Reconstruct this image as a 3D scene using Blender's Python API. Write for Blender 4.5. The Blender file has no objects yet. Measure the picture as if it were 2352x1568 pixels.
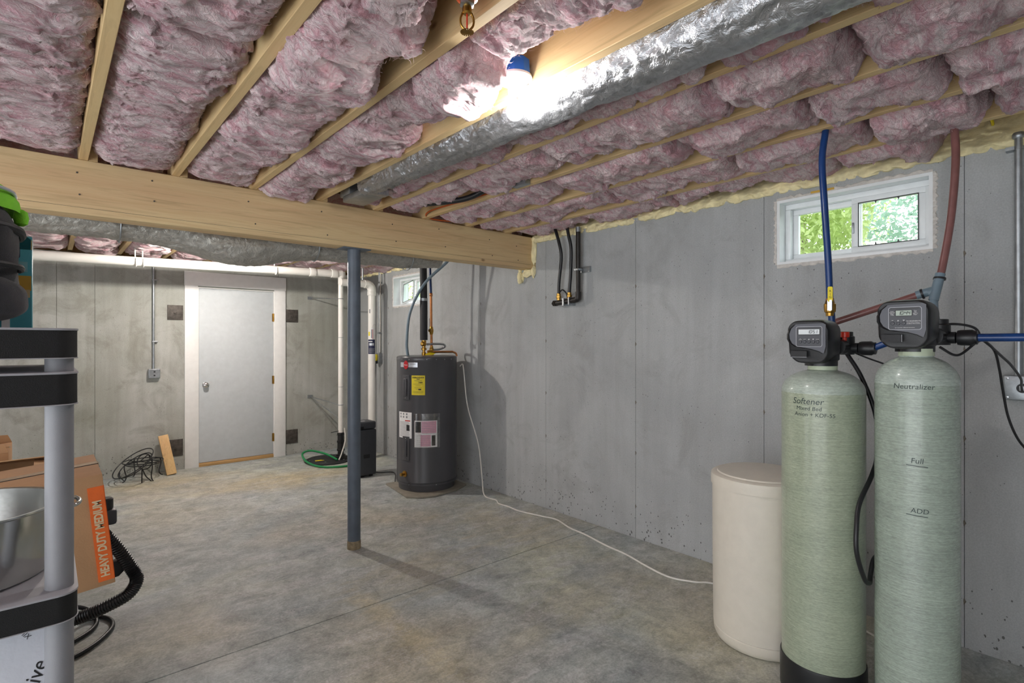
import bpy, bmesh, math, random
import numpy as np
from mathutils import Vector, Matrix
random.seed(7)
SC = bpy.context.scene
COL = SC.collection
PI = math.pi
R = math.radians

# ------------------------------------------------------------------ camera, world, exposure
cam_d = bpy.data.cameras.new('camera')
cam_d.sensor_width = 36.0
cam_d.lens = 1236.0 / 2352.0 * 36.0
cam_d.clip_start = 0.02
cam = bpy.data.objects.new('camera', cam_d)
COL.objects.link(cam)
cam.location = (0, 0, 1.45)
cam.rotation_euler = (R(90), 0, R(-40.9))
SC.camera = cam

world = bpy.data.worlds.new('world')
SC.world = world
world.use_nodes = True
bg = world.node_tree.nodes['Background']
bg.inputs[0].default_value = (0.94, 0.97, 1.0, 1)      # even, bright overcast sky
bg.inputs[1].default_value = 2.55

BULB, BULB2 = 280.0, 1500.0      # emission of the bulb in view and of the one past the beam
SC.view_settings.view_transform = 'Standard'
SC.view_settings.look = 'None'
SC.view_settings.gamma = 1.0
SC.view_settings.use_curve_mapping = False
SC.view_settings.exposure = 0.72

# ------------------------------------------------------------------ material helpers
def lin(c):
    if isinstance(c, str):
        c = [int(c[i:i+2], 16) / 255 for i in (0, 2, 4)]
    return tuple((x / 12.92 if x <= 0.04045 else ((x + 0.055) / 1.055) ** 2.4) for x in c[:3]) + (1.0,)

def lin_s(h): return [int(h[i:i+2], 16) / 255 for i in (0, 2, 4)]

class NT:
    """small wrapper for building node trees"""
    def __init__(s, name):
        s.m = bpy.data.materials.new(name)
        s.m.use_nodes = True
        s.t = s.m.node_tree
        s.b = s.t.nodes['Principled BSDF']
        s.out = s.t.nodes['Material Output']
        s.tc = None
    def n(s, typ, **kw):
        nd = s.t.nodes.new('ShaderNode' + typ)
        for k, v in kw.items():
            if hasattr(nd, k) and not k[0].isupper():
                setattr(nd, k, v)
        return nd
    def link(s, a, b): s.t.links.new(a, b)
    def put(s, sock, v):
        if isinstance(v, bpy.types.NodeSocket): s.link(v, sock)
        else: sock.default_value = v
    def coord(s, scale=(1, 1, 1), loc=(0, 0, 0), rot=(0, 0, 0), space='Object'):
        if s.tc is None: s.tc = s.n('TexCoord')
        mp = s.n('Mapping')
        mp.inputs['Scale'].default_value = scale
        mp.inputs['Location'].default_value = loc
        mp.inputs['Rotation'].default_value = rot
        s.link(s.tc.outputs[space], mp.inputs[0])
        return mp.outputs[0]
    def noise(s, vec, scale=5, detail=4, rough=0.55, dist=0.0):
        nd = s.n('TexNoise')
        s.link(vec, nd.inputs['Vector'])
        nd.inputs['Scale'].default_value = scale
        nd.inputs['Detail'].default_value = detail
        nd.inputs['Roughness'].default_value = rough
        nd.inputs['Distortion'].default_value = dist
        return nd.outputs[0]
    def voro(s, vec, scale=5, feature='F1', rnd=1.0):
        nd = s.n('TexVoronoi'); nd.feature = feature
        s.link(vec, nd.inputs['Vector'])
        nd.inputs['Scale'].default_value = scale
        nd.inputs['Randomness'].default_value = rnd
        return nd.outputs[0]
    def ramp(s, fac, stops):
        nd = s.n('ValToRGB')
        els = nd.color_ramp.elements
        while len(els) < len(stops): els.new(0.5)
        for e, (p, c) in zip(els, stops):
            e.position = p
            e.color = c if not isinstance(c, (float, int)) else (c, c, c, 1)
        s.link(fac, nd.inputs[0])
        return nd.outputs[0]
    def mix(s, fac, a, b, mode='MIX'):
        nd = s.n('MixRGB'); nd.blend_type = mode
        s.put(nd.inputs[0], fac); s.put(nd.inputs[1], a); s.put(nd.inputs[2], b)
        return nd.outputs[0]
    def math(s, op, a, b=0.0):
        nd = s.n('Math'); nd.operation = op
        s.put(nd.inputs[0], a); s.put(nd.inputs[1], b)
        return nd.outputs[0]
    def sep(s, vec):
        nd = s.n('SeparateXYZ'); s.link(vec, nd.inputs[0]); return nd.outputs
    def bump(s, h, strength=0.3, dist=0.01, prev=None):
        nd = s.n('Bump')
        nd.inputs['Strength'].default_value = strength
        nd.inputs['Distance'].default_value = dist
        s.link(h, nd.inputs['Height'])
        if prev is not None: s.link(prev, nd.inputs['Normal'])
        return nd.outputs[0]
    def fin(s, color=None, rough=0.6, metal=0.0, normal=None, **kw):
        if color is not None: s.put(s.b.inputs['Base Color'], color)
        s.put(s.b.inputs['Roughness'], rough)
        s.b.inputs['Metallic'].default_value = metal
        if normal is not None: s.link(normal, s.b.inputs['Normal'])
        for k, v in kw.items():
            s.put(s.b.inputs[k.replace('_', ' ')], v)
        return s.m

def plain(name, col, rough=0.5, metal=0.0, var=0.12, bump=0.0, bscale=120, scale=18, **kw):
    """a procedural material: one colour with a little mottling and fine relief"""
    t = NT(name)
    c = lin(col)
    v = t.coord()
    f = t.noise(v, scale, 4)
    dark = tuple(x * (1 - var) for x in c[:3]) + (1,)
    lite = tuple(min(1, x * (1 + var)) for x in c[:3]) + (1,)
    colr = t.ramp(f, [(0.3, dark), (0.7, lite)])
    nrm = t.bump(t.noise(v, bscale, 3), bump, 0.004) if bump else None
    return t.fin(colr, rough, metal, nrm, **kw)

def concrete(name, a, b, stain, pit=0.5, streak=True, seedloc=(0, 0, 0)):
    t = NT(name)
    v = t.coord(loc=seedloc, space='Object')
    big = t.noise(v, 1.3, 5, 0.6, 0.4)
    col = t.ramp(big, [(0.32, lin(a)), (0.62, lin(b))])
    if streak:
        vs = t.coord(scale=(7, 7, 0.55), loc=seedloc)
        st = t.ramp(t.noise(vs, 1.4, 5, 0.6, 0.5), [(0.40, 0.0), (0.72, 1.0)])
        col = t.mix(t.math('MULTIPLY', st, 0.30), col, lin(stain))
    blot = t.ramp(t.noise(v, 2.6, 6, 0.65, 1.2), [(0.52, 0.0), (0.66, 1.0)])
    col = t.mix(t.math('MULTIPLY', blot, 0.38), col, lin(stain))
    fine = t.noise(v, 140, 3, 0.7)
    col = t.mix(0.22, col, t.ramp(fine, [(0.3, 0.25), (0.7, 0.75)]), 'OVERLAY')
    # air pits, denser towards the foot of the pour
    vp = t.coord(scale=(1, 1, 0.7), loc=seedloc)
    d = t.voro(vp, 42)
    z = t.sep(t.coord())[2]
    thr = t.math('ADD', t.math('MULTIPLY', t.noise(v, 2.2, 2), 0.20), t.math('MULTIPLY', t.math('MAXIMUM', t.math('SUBTRACT', 0.42, z), 0.0), 0.45))
    pitm = t.math('LESS_THAN', d, t.math('SUBTRACT', thr, 0.018))
    sel = t.math('GREATER_THAN', t.noise(v, 22, 1), 0.52)
    pitm = t.math('MULTIPLY', pitm, sel)
    col = t.mix(t.math('MULTIPLY', pitm, pit), col, lin('3a3834'))
    h = t.math('SUBTRACT', t.math('MULTIPLY', fine, 0.35), pitm)
    nr = t.bump(h, 0.35, 0.004)
    nr = t.bump(t.noise(v, 9, 4), 0.25, 0.01, nr)
    return t.fin(col, 0.82, 0, nr)

def wood(name, a, b, axis='Y', knots=True, scale=1.0, rough=0.65):
    t = NT(name)
    k = {'X': (1.2, 26, 26), 'Y': (26, 1.2, 26), 'Z': (26, 26, 1.2)}[axis]
    v = t.coord(scale=tuple(q * scale for q in k))
    g = t.noise(v, 1.6, 6, 0.6, 0.8)
    col = t.ramp(g, [(0.22, lin(tuple(q * .9 for q in lin_s(a)))), (0.5, lin(b)), (0.78, lin(a))])
    k2 = {'X': (0.5, 5, 5), 'Y': (5, 0.5, 5), 'Z': (5, 5, 0.5)}[axis]
    col = t.mix(0.25, col, t.ramp(t.noise(t.coord(scale=k2), 1.5, 3), [(0.3, 0.25), (0.7, 0.8)]), 'OVERLAY')
    if knots:
        kk = {'X': (0.55, 1, 1), 'Y': (1, 0.55, 1), 'Z': (1, 1, 0.55)}[axis]
        d = t.voro(t.coord(scale=kk), 5.5 * scale)
        m = t.ramp(d, [(0.03, 1.0), (0.085, 0.0)])
        col = t.mix(t.math('MULTIPLY', m, 0.75), col, lin('6b4423'))
    nr = t.bump(g, 0.12, 0.004)
    return t.fin(col, rough, 0, nr)

MAT = {}
MAT['conc'] = concrete('concrete_right', 'a1a4a5', 'b1b4b5', '8b8c89', 0.75)
MAT['conc_b'] = concrete('concrete_back', '9a9c93', 'b4b6b1', '716f60', 0.7, True, (3, 5, 1))

XL0, WX0, YF0, WY0 = -2.8, 3.49, -2.4, 7.28      # outline of the slab, for placing the dust patches
def floor_mat():
    t = NT('floor_concrete')
    v = t.coord()
    big = t.noise(v, 0.8, 5, 0.6, 0.6)
    col = t.ramp(big, [(0.30, lin('909b9d')), (0.50, lin('a9b1b0')), (0.70, lin('b6bbac'))])
    # trowel swirls: stretched, warped streaks
    w = t.noise(t.coord(scale=(1, 2.6, 1), rot=(0, 0, R(25))), 1.5, 7, 0.62, 0.9)
    col = t.mix(t.math('MULTIPLY', t.ramp(w, [(0.50, 0.0), (0.64, 1.0)]), 0.50), col, lin('868a8e'))
    w2 = t.noise(t.coord(scale=(1, 3.2, 1), loc=(4, 2, 0), rot=(0, 0, R(28))), 2.0, 9, 0.70, 0.7)
    col = t.mix(t.math('MULTIPLY', t.ramp(w2, [(0.53, 0.0), (0.70, 1.0)]), 0.6), col, lin('c2c3c4'))
    # tan dust
    du = t.noise(t.coord(loc=(1.3, 0.4, 0)), 0.75, 3, 0.5, 0.3)
    col = t.mix(t.math('MULTIPLY', t.ramp(du, [(0.46, 0.0), (0.66, 1.0)]), 0.5), col, lin('b8ac8c'))
    for (px, py, rx, ry, amt) in ((1.95, 5.85, .85, .42, .75), (1.75, 2.95, .55, .38, .40), (2.75, 3.3, .45, .9, .42), (1.35, 2.45, .10, .65, .45), (2.3, 2.0, .5, .3, .25), (.9, 6.5, .8, .25, .45)):
        vv = t.coord(loc=(0, 0, 0))
        mpn = vv.node
        cx0, cy0 = (XL0 + WX0) / 2, (YF0 + WY0) / 2
        mpn.inputs['Scale'].default_value = (1 / rx, 1 / ry, 0)
        mpn.inputs['Location'].default_value = (-(px - cx0) / rx, -(py - cy0) / ry, 0)
        ln = t.n('VectorMath'); ln.operation = 'LENGTH'; t.link(vv, ln.inputs[0])
        dd = t.math('ADD', ln.outputs['Value'], t.math('MULTIPLY', t.math('SUBTRACT', w2, 0.5), 2.4))
        col = t.mix(t.math('MULTIPLY', t.ramp(dd, [(0.25, 1.0), (1.05, 0.0)]), amt), col, lin('bdb28f'))
    mott = t.noise(t.coord(loc=(7, 1, 0)), 7, 8, 0.78, 0.6)
    col = t.mix(0.55, col, t.ramp(mott, [(0.34, 0.22), (0.66, 0.78)]), 'OVERLAY')
    vein = t.ramp(t.math('ABSOLUTE', t.math('SUBTRACT', t.noise(t.coord(loc=(2, 9, 0)), 16, 6, 0.7, 0.8), 0.5)), [(0.0, 1.0), (0.045, 0.0)])
    col = t.mix(t.math('MULTIPLY', t.math('MULTIPLY', vein, t.ramp(w2, [(0.42, 0.0), (0.6, 1.0)])), 0.45), col, lin('d2d4d4'))
    fine = t.noise(v, 95, 4, 0.7)
    col = t.mix(0.34, col, t.ramp(fine, [(0.30, 0.2), (0.70, 0.8)]), 'OVERLAY')
    fine2 = t.noise(t.coord(scale=(1, 1.9, 1), rot=(0, 0, R(25))), 30, 5, 0.7)
    col = t.mix(0.22, col, t.ramp(fine2, [(0.30, 0.15), (0.70, 0.85)]), 'OVERLAY')
    nr = t.bump(fine, 0.12, 0.003)
    nr = t.bump(w2, 0.15, 0.01, nr)
    return t.fin(col, t.ramp(w, [(0.3, 0.72), (0.7, 0.5)]), 0, nr)
MAT['floor'] = floor_mat()

def insul_mat():
    t = NT('pink_fibreglass')
    v = t.coord()
    wv = t.n('TexNoise'); t.link(v, wv.inputs['Vector']); wv.inputs['Scale'].default_value = 9; wv.inputs['Detail'].default_value = 3
    vec = t.n('VectorMath'); vec.operation = 'MULTIPLY_ADD'
    t.link(wv.outputs['Color'], vec.inputs[0]); vec.inputs[1].default_value = (0.16, 0.16, 0.16); t.link(v, vec.inputs[2])
    wr = vec.outputs[0]
    def sc(s3):
        m = t.n('Mapping'); m.inputs['Scale'].default_value = s3; t.link(wr, m.inputs[0]); return m.outputs[0]
    f1 = t.noise(sc((5, 20, 12)), 1.3, 8, 0.66)
    f2 = t.noise(sc((14, 70, 40)), 2.0, 6, 0.7)
    f3 = t.noise(sc((40, 300, 150)), 2.2, 4, 0.75)
    big = t.noise(v, 2.3, 3)
    col = t.ramp(f1, [(0.30, lin('cf8b98')), (0.44, lin('e0acb6')), (0.56, lin('f4dcdf')), (0.72, lin('e3bdc0'))])
    col = t.mix(t.math('MULTIPLY', t.ramp(big, [(0.42, 0.0), (0.65, 1.0)]), 0.30), col, lin('d8a9a8'))
    col = t.mix(0.55, col, t.ramp(f2, [(0.3, 0.30), (0.7, 0.84)]), 'OVERLAY')
    col = t.mix(0.45, col, t.ramp(f3, [(0.3, 0.30), (0.7, 0.84)]), 'OVERLAY')
    nr = t.bump(f1, 0.8, 0.025)
    nr = t.bump(f2, 0.8, 0.012, nr)
    nr = t.bump(f3, 0.6, 0.004, nr)
    t.b.inputs['Sheen Weight'].default_value = 0.35
    t.b.inputs['Sheen Roughness'].default_value = 0.6
    t.b.inputs['Specular IOR Level'].default_value = 0.05
    return t.fin(col, 0.95, 0, nr)
MAT['pink'] = insul_mat()

def foil_mat(name, col, rough, wr, metal=1.0):
    t = NT(name)
    v = t.coord(scale=(1, 1, 1))
    f1 = t.noise(v, 22, 5, 0.65, 1.5)
    f2 = t.voro(v, 34, 'DISTANCE_TO_EDGE')
    c = t.ramp(f1, [(0.3, lin(tuple(x * 0.8 for x in col))), (0.7, lin(col))])
    nr = t.bump(f1, wr, 0.02)
    nr = t.bump(f2, wr * 0.5, 0.006, nr)
    return t.fin(c, rough, metal, nr)
MAT['foil'] = foil_mat('crinkled_foil', (0.78, 0.79, 0.81), 0.30, 0.5, 0.9)
MAT['foil_dull'] = foil_mat('dull_flex_jacket', (0.76, 0.75, 0.72), 0.45, 0.5, 0.5)

def tank_mat(name, a, b, gloss=0.25, dome=1.25, spiral=0.0):
    t = NT(name)
    v = t.coord()
    ring = t.noise(t.coord(scale=(5, 5, 520)), 1.0, 5, 0.7)
    wind = t.noise(t.coord(scale=(30, 30, 90), rot=(R(14), R(10), 0)), 2.0, 4, 0.7, 0.3)
    big = t.noise(t.coord(scale=(1.5, 1.5, 3)), 2.0, 4, 0.6, 0.6)
    col = t.ramp(big, [(0.3, lin(a)), (0.7, lin(b))])
    z = t.sep(v)[2]
    # the resin-rich pale shell of the domed top
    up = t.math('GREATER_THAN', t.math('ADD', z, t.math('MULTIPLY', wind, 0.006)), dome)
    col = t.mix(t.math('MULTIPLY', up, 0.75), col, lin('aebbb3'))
    col = t.mix(0.36, col, t.ramp(ring, [(0.3, 0.22), (0.7, 0.78)]), 'OVERLAY')
    col = t.mix(0.35, col, t.ramp(wind, [(0.3, 0.22), (0.7, 0.78)]), 'OVERLAY')
    nr = t.bump(ring, 0.22, 0.004)
    nr = t.bump(wind, 0.20, 0.004, nr)
    return t.fin(col, gloss, 0, nr, Coat_Weight=0.35, Coat_Roughness=0.15)
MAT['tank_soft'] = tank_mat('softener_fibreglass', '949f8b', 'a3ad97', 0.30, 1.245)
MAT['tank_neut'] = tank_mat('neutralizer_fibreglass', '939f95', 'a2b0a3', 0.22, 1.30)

MAT['beam'] = wood('beam_wood', 'c8a77a', 'd8bc90', 'X')
MAT['joist'] = wood('joist_wood', 'd0b07c', 'dcbf8e', 'Y')
MAT['subfloor'] = wood('subfloor_wood', 'b48a5a', 'c59d6c', 'X', False)
MAT['block'] = wood('block_wood', 'cfa36b', 'dcb782', 'Z')
MAT['sill'] = wood('threshold_wood', 'a98453', 'bb9662', 'X', False)
MAT['door'] = plain('door_paint', 'c6cccf', 0.55, 0, 0.04, 0.35, 220)
MAT['trim'] = plain('casing_paint', 'ebebe9', 0.5, 0, 0.03, 0.08, 60)
MAT['vinyl'] = plain('white_vinyl', 'e6eaec', 0.35, 0, 0.04)
MAT['pvc'] = plain('white_pvc', 'eceae4', 0.32, 0, 0.05, 0, 60, 6)
MAT['post'] = plain('blue_grey_steel_paint', '59636f', 0.42, 0, 0.16, 0.25, 40, 9)
MAT['tie'] = plain('rough_patch', '6a655c', 0.9, 0, 0.3, 0.8, 90, 40)
MAT['crust'] = plain('cement_crust', '8f8168', 0.9, 0, 0.4, 0.8, 60, 30)
MAT['black'] = plain('black_plastic', '1c1d20', 0.38, 0, 0.15, 0.12, 400)
MAT['black_m'] = plain('black_matte', '202124', 0.6, 0, 0.2, 0.2, 300)
MAT['black_iron'] = plain('black_iron', '2b2826', 0.45, 0.3, 0.3, 0.3, 90)
MAT['band'] = plain('black_shelf_edge', '0c0d0f', 0.6, 0, 0.45, 0.3, 700, 500)
MAT['shelf'] = plain('grey_shelf_plastic', 'a9a9af', 0.5, 0, 0.05, 0.1, 300)
MAT['shelf_post'] = plain('grey_post_plastic', '8d8e93', 0.5, 0, 0.05, 0.1, 500)
MAT['heater'] = plain('heater_enamel', '4b4b4f', 0.28, 0, 0.08, 0.0, 60, 4)
MAT['heater_d'] = plain('heater_dark', '3c3c40', 0.35, 0, 0.1)
MAT['copper'] = plain('copper', 'c98a5c', 0.3, 1.0, 0.2)
MAT['brass'] = plain('brass', 'b48c45', 0.32, 1.0, 0.2)
MAT['steel'] = plain('steel', 'b9bcc0', 0.3, 1.0, 0.1)
MAT['galv'] = plain('galvanised', 'a4a9ad', 0.42, 0.85, 0.18, 0.15, 80)
MAT['chrome'] = plain('chrome', 'd8d8d8', 0.14, 1.0, 0.05)
MAT['rust'] = plain('rusty_plate', '55504b', 0.6, 0.5, 0.4, 0.5, 60, 25)
MAT['strand'] = plain('pale_strand', 'ecd2d5', 0.8, 0, 0.1, Sheen_Weight=0.3)
MAT['foam'] = plain('spray_foam', 'ece0b2', 0.75, 0, 0.18, 0.6, 45, 12)
MAT['mastic'] = plain('dried_mastic', 'cdc9c4', 0.8, 0, 0.15, 0.5, 70, 30)
MAT['blue_pex'] = plain('blue_pex', '163a72', 0.28, 0, 0.1)
MAT['red_pex'] = plain('red_pex', '7c5350', 0.28, 0, 0.15)
MAT['grey_pex'] = plain('grey_pex', '728591', 0.4, 0, 0.1)
MAT['green'] = plain('green_hose', '1f8a50', 0.4, 0, 0.1)
MAT['white_cord'] = plain('white_cord', 'e2dfd8', 0.45, 0, 0.05)
MAT['orange_cord'] = plain('orange_cable', 'c25a20', 0.5, 0, 0.1)
MAT['cream'] = plain('cream_plastic', 'd3cdc0', 0.42, 0, 0.03, 0.22, 260)
MAT['blue_box'] = plain('blue_box', '1f6bd0', 0.45, 0, 0.08)
MAT['porcelain'] = plain('porcelain', 'e9ecf2', 0.25, 0, 0.03)
MAT['orange'] = plain('orange_plastic', 'd9581c', 0.45, 0, 0.1)
MAT['card'] = plain('cardboard', 'ad8661', 0.8, 0, 0.08, 0.25, 150, 8)
MAT['card_in'] = plain('cardboard_inside', 'c09a72', 0.85, 0, 0.08, 0.2, 150, 8)
MAT['card_o'] = plain('orange_print', 'd2601f', 0.75, 0, 0.08, 0.2, 150, 20)
MAT['tape'] = plain('clear_tape', 'a98661', 0.12, 0, 0.05)
MAT['paper'] = plain('white_paper', 'e8e8e8', 0.6, 0, 0.03)
MAT['paper_pink'] = plain('pink_paper', 'd9a3b8', 0.6, 0, 0.06)
MAT['yellow'] = plain('yellow_label', 'e9d51a', 0.5, 0, 0.04)
MAT['ink'] = plain('ink', '1d1d1f', 0.6, 0, 0.1)
MAT['ink_soft'] = plain('marker_ink', '33413f', 0.5, 0, 0.25)
MAT['ink_grey'] = plain('grey_print', '84868a', 0.6, 0, 0.1)
MAT['white_ink'] = plain('white_print', 'e6e6e6', 0.5, 0, 0.05)
MAT['cart_ink'] = plain('carton_print', 'c9b28e', 0.75, 0, 0.1)
MAT['red'] = plain('red_plastic', 'c5301c', 0.35, 0, 0.08)
MAT['logo_red'] = plain('red_badge', 'b3222c', 0.4, 0, 0.1)
MAT['silver'] = plain('silver_label', 'c4c8cf', 0.3, 0.4, 0.1)
MAT['lcd'] = plain('lcd_light', 'cdd3d6', 0.25, 0, 0.03)
MAT['lcd_d'] = plain('lcd_green', 'a3b1a4', 0.25, 0, 0.03)
MAT['panel'] = plain('valve_panel', '4a4c55', 0.35, 0, 0.1)
MAT['panel_line'] = plain('panel_line', 'a9abb2', 0.4, 0, 0.05)
MAT['button'] = plain('button', '34363d', 0.35, 0, 0.1)
MAT['navy'] = plain('navy_label', '23284a', 0.5, 0, 0.2)
MAT['sump'] = plain('sump_lid', '25272a', 0.6, 0, 0.3, 0.3, 60)
MAT['pad'] = plain('dusty_floor_sheet', '8d887b', 0.5, 0, 0.15, 0.5, 14)
MAT['dehum'] = plain('dark_grey_plastic', '3e4146', 0.5, 0, 0.06, 0.1, 300)
MAT['fabric'] = plain('charcoal_fabric', '1b1e24', 0.85, 0, 0.2, 0.5, 900, 60, Sheen_Weight=0.3)
MAT['fabric2'] = plain('slate_fabric', '22252d', 0.85, 0, 0.2, 0.5, 900, 60, Sheen_Weight=0.3)
MAT['lime'] = plain('lime_webbing', '7ed321', 0.7, 0, 0.12, 0.4, 700)
MAT['teal'] = plain('teal_print', '3f93a0', 0.45, 0, 0.1, 0, 60, 10)
MAT['cyan'] = plain('pale_teal_print', '7fb6bd', 0.45, 0, 0.1)
MAT['tan_print'] = plain('sand_print', 'c4b487', 0.5, 0, 0.15)
MAT['mustard'] = plain('mustard_print', 'c9a23e', 0.5, 0, 0.1)
MAT['stainless'] = plain('stainless', 'c3c3c0', 0.18, 1.0, 0.06, 0.05, 30, 5)
MAT['white_film'] = plain('white_film', 'dfe2ec', 0.22, 0, 0.04, 0.35, 40, 12)
MAT['flange'] = plain('pale_fibre_neck', 'b9c4ac', 0.45, 0, 0.12)
MAT['soil'] = plain('ground_cover', '6d7a45', 0.95, 0, 0.3, 0.5, 30)
MAT['bark'] = plain('bark', '5b4c3c', 0.9, 0, 0.3, 0.6, 40)
MAT['leaf'] = None
def leaf_mat(name, a, b):
    t = NT(name)
    f = t.noise(t.coord(), 1.1, 3)
    col = t.ramp(f, [(0.35, lin(a)), (0.65, lin(b))])
    t.fin(col, 0.6)
    tr = t.n('BsdfTranslucent'); t.link(col, tr.inputs[0])
    mx = t.n('MixShader'); mx.inputs[0].default_value = 0.4
    t.link(t.b.outputs[0], mx.inputs[1]); t.link(tr.outputs[0], mx.inputs[2])
    t.link(mx.outputs[0], t.out.inputs[0])
    return t.m
MAT['leaf'] = leaf_mat('leaf_light', 'adc274', 'd0dba2')
MAT['leaf2'] = leaf_mat('leaf_cool', '9ab9a6', 'bcd2cb')

def glass_mat():
    t = NT('window_glass')
    tp = t.n('BsdfTransparent'); tp.inputs[0].default_value = (0.93, 0.97, 0.96, 1)
    gl = t.n('BsdfGlossy'); gl.inputs['Roughness'].default_value = 0.03
    f = t.noise(t.coord(), 3, 2)
    mx = t.n('MixShader')
    t.link(t.ramp(f, [(0.3, 0.06), (0.7, 0.10)]), mx.inputs[0])
    t.link(tp.outputs[0], mx.inputs[1]); t.link(gl.outputs[0], mx.inputs[2])
    t.link(mx.outputs[0], t.out.inputs[0])
    return t.m
MAT['glass'] = glass_mat()
def film_mat():
    t = NT('clear_pouch')
    tp = t.n('BsdfTransparent'); gl = t.n('BsdfGlossy'); gl.inputs['Roughness'].default_value = 0.12
    f = t.noise(t.coord(scale=(1, 1, 1)), 30, 3, 0.6, 1.0)
    mx = t.n('MixShader'); t.link(t.ramp(f, [(0.35, 0.05), (0.75, 0.25)]), mx.inputs[0])
    t.link(tp.outputs[0], mx.inputs[1]); t.link(gl.outputs[0], mx.inputs[2])
    t.link(mx.outputs[0], t.out.inputs[0])
    return t.m
MAT['film'] = film_mat()
def emit_mat(name, col, st):
    t = NT(name)
    f = t.noise(t.coord(), 4, 1)
    t.fin(t.ramp(f, [(0.0, (0.9, 0.9, 0.9, 1)), (1.0, (1, 1, 1, 1))]), 0.3)
    t.b.inputs['Emission Color'].default_value = col
    t.b.inputs['Emission Strength'].default_value = st
    return t.m
MAT['bulb'] = emit_mat('lit_bulb', (1.0, 0.97, 0.95, 1), BULB)
MAT['bulb2'] = emit_mat('lit_bulb_strong', (1.0, 0.94, 0.86, 1), BULB2)

# ------------------------------------------------------------------ geometry helpers
ORG = {}
def tag(o, label, cat, group=None):
    o['label'] = label; o['category'] = cat
    if group: o['group'] = group
    return o
def thing(name, label, cat, loc, group=None):
    o = bpy.data.objects.new(name, None)
    o.empty_display_size = 0.1
    COL.objects.link(o)
    o.location = loc
    ORG[o] = Vector(loc)
    return tag(o, label, cat, group)

def spline(pts, n=8):
    P = [Vector(p) for p in pts]
    if len(P) < 3: return P
    Q = [P[0] * 2 - P[1]] + P + [P[-1] * 2 - P[-2]]
    out = []
    for i in range(1, len(Q) - 2):
        a, b, c, d = Q[i - 1], Q[i], Q[i + 1], Q[i + 2]
        for k in range(n):
            t = k / n
            out.append(0.5 * ((2 * b) + (c - a) * t + (2 * a - 5 * b + 4 * c - d) * t * t + (3 * b - a - 3 * c + d) * t ** 3))
    out.append(P[-1])
    return out

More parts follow.
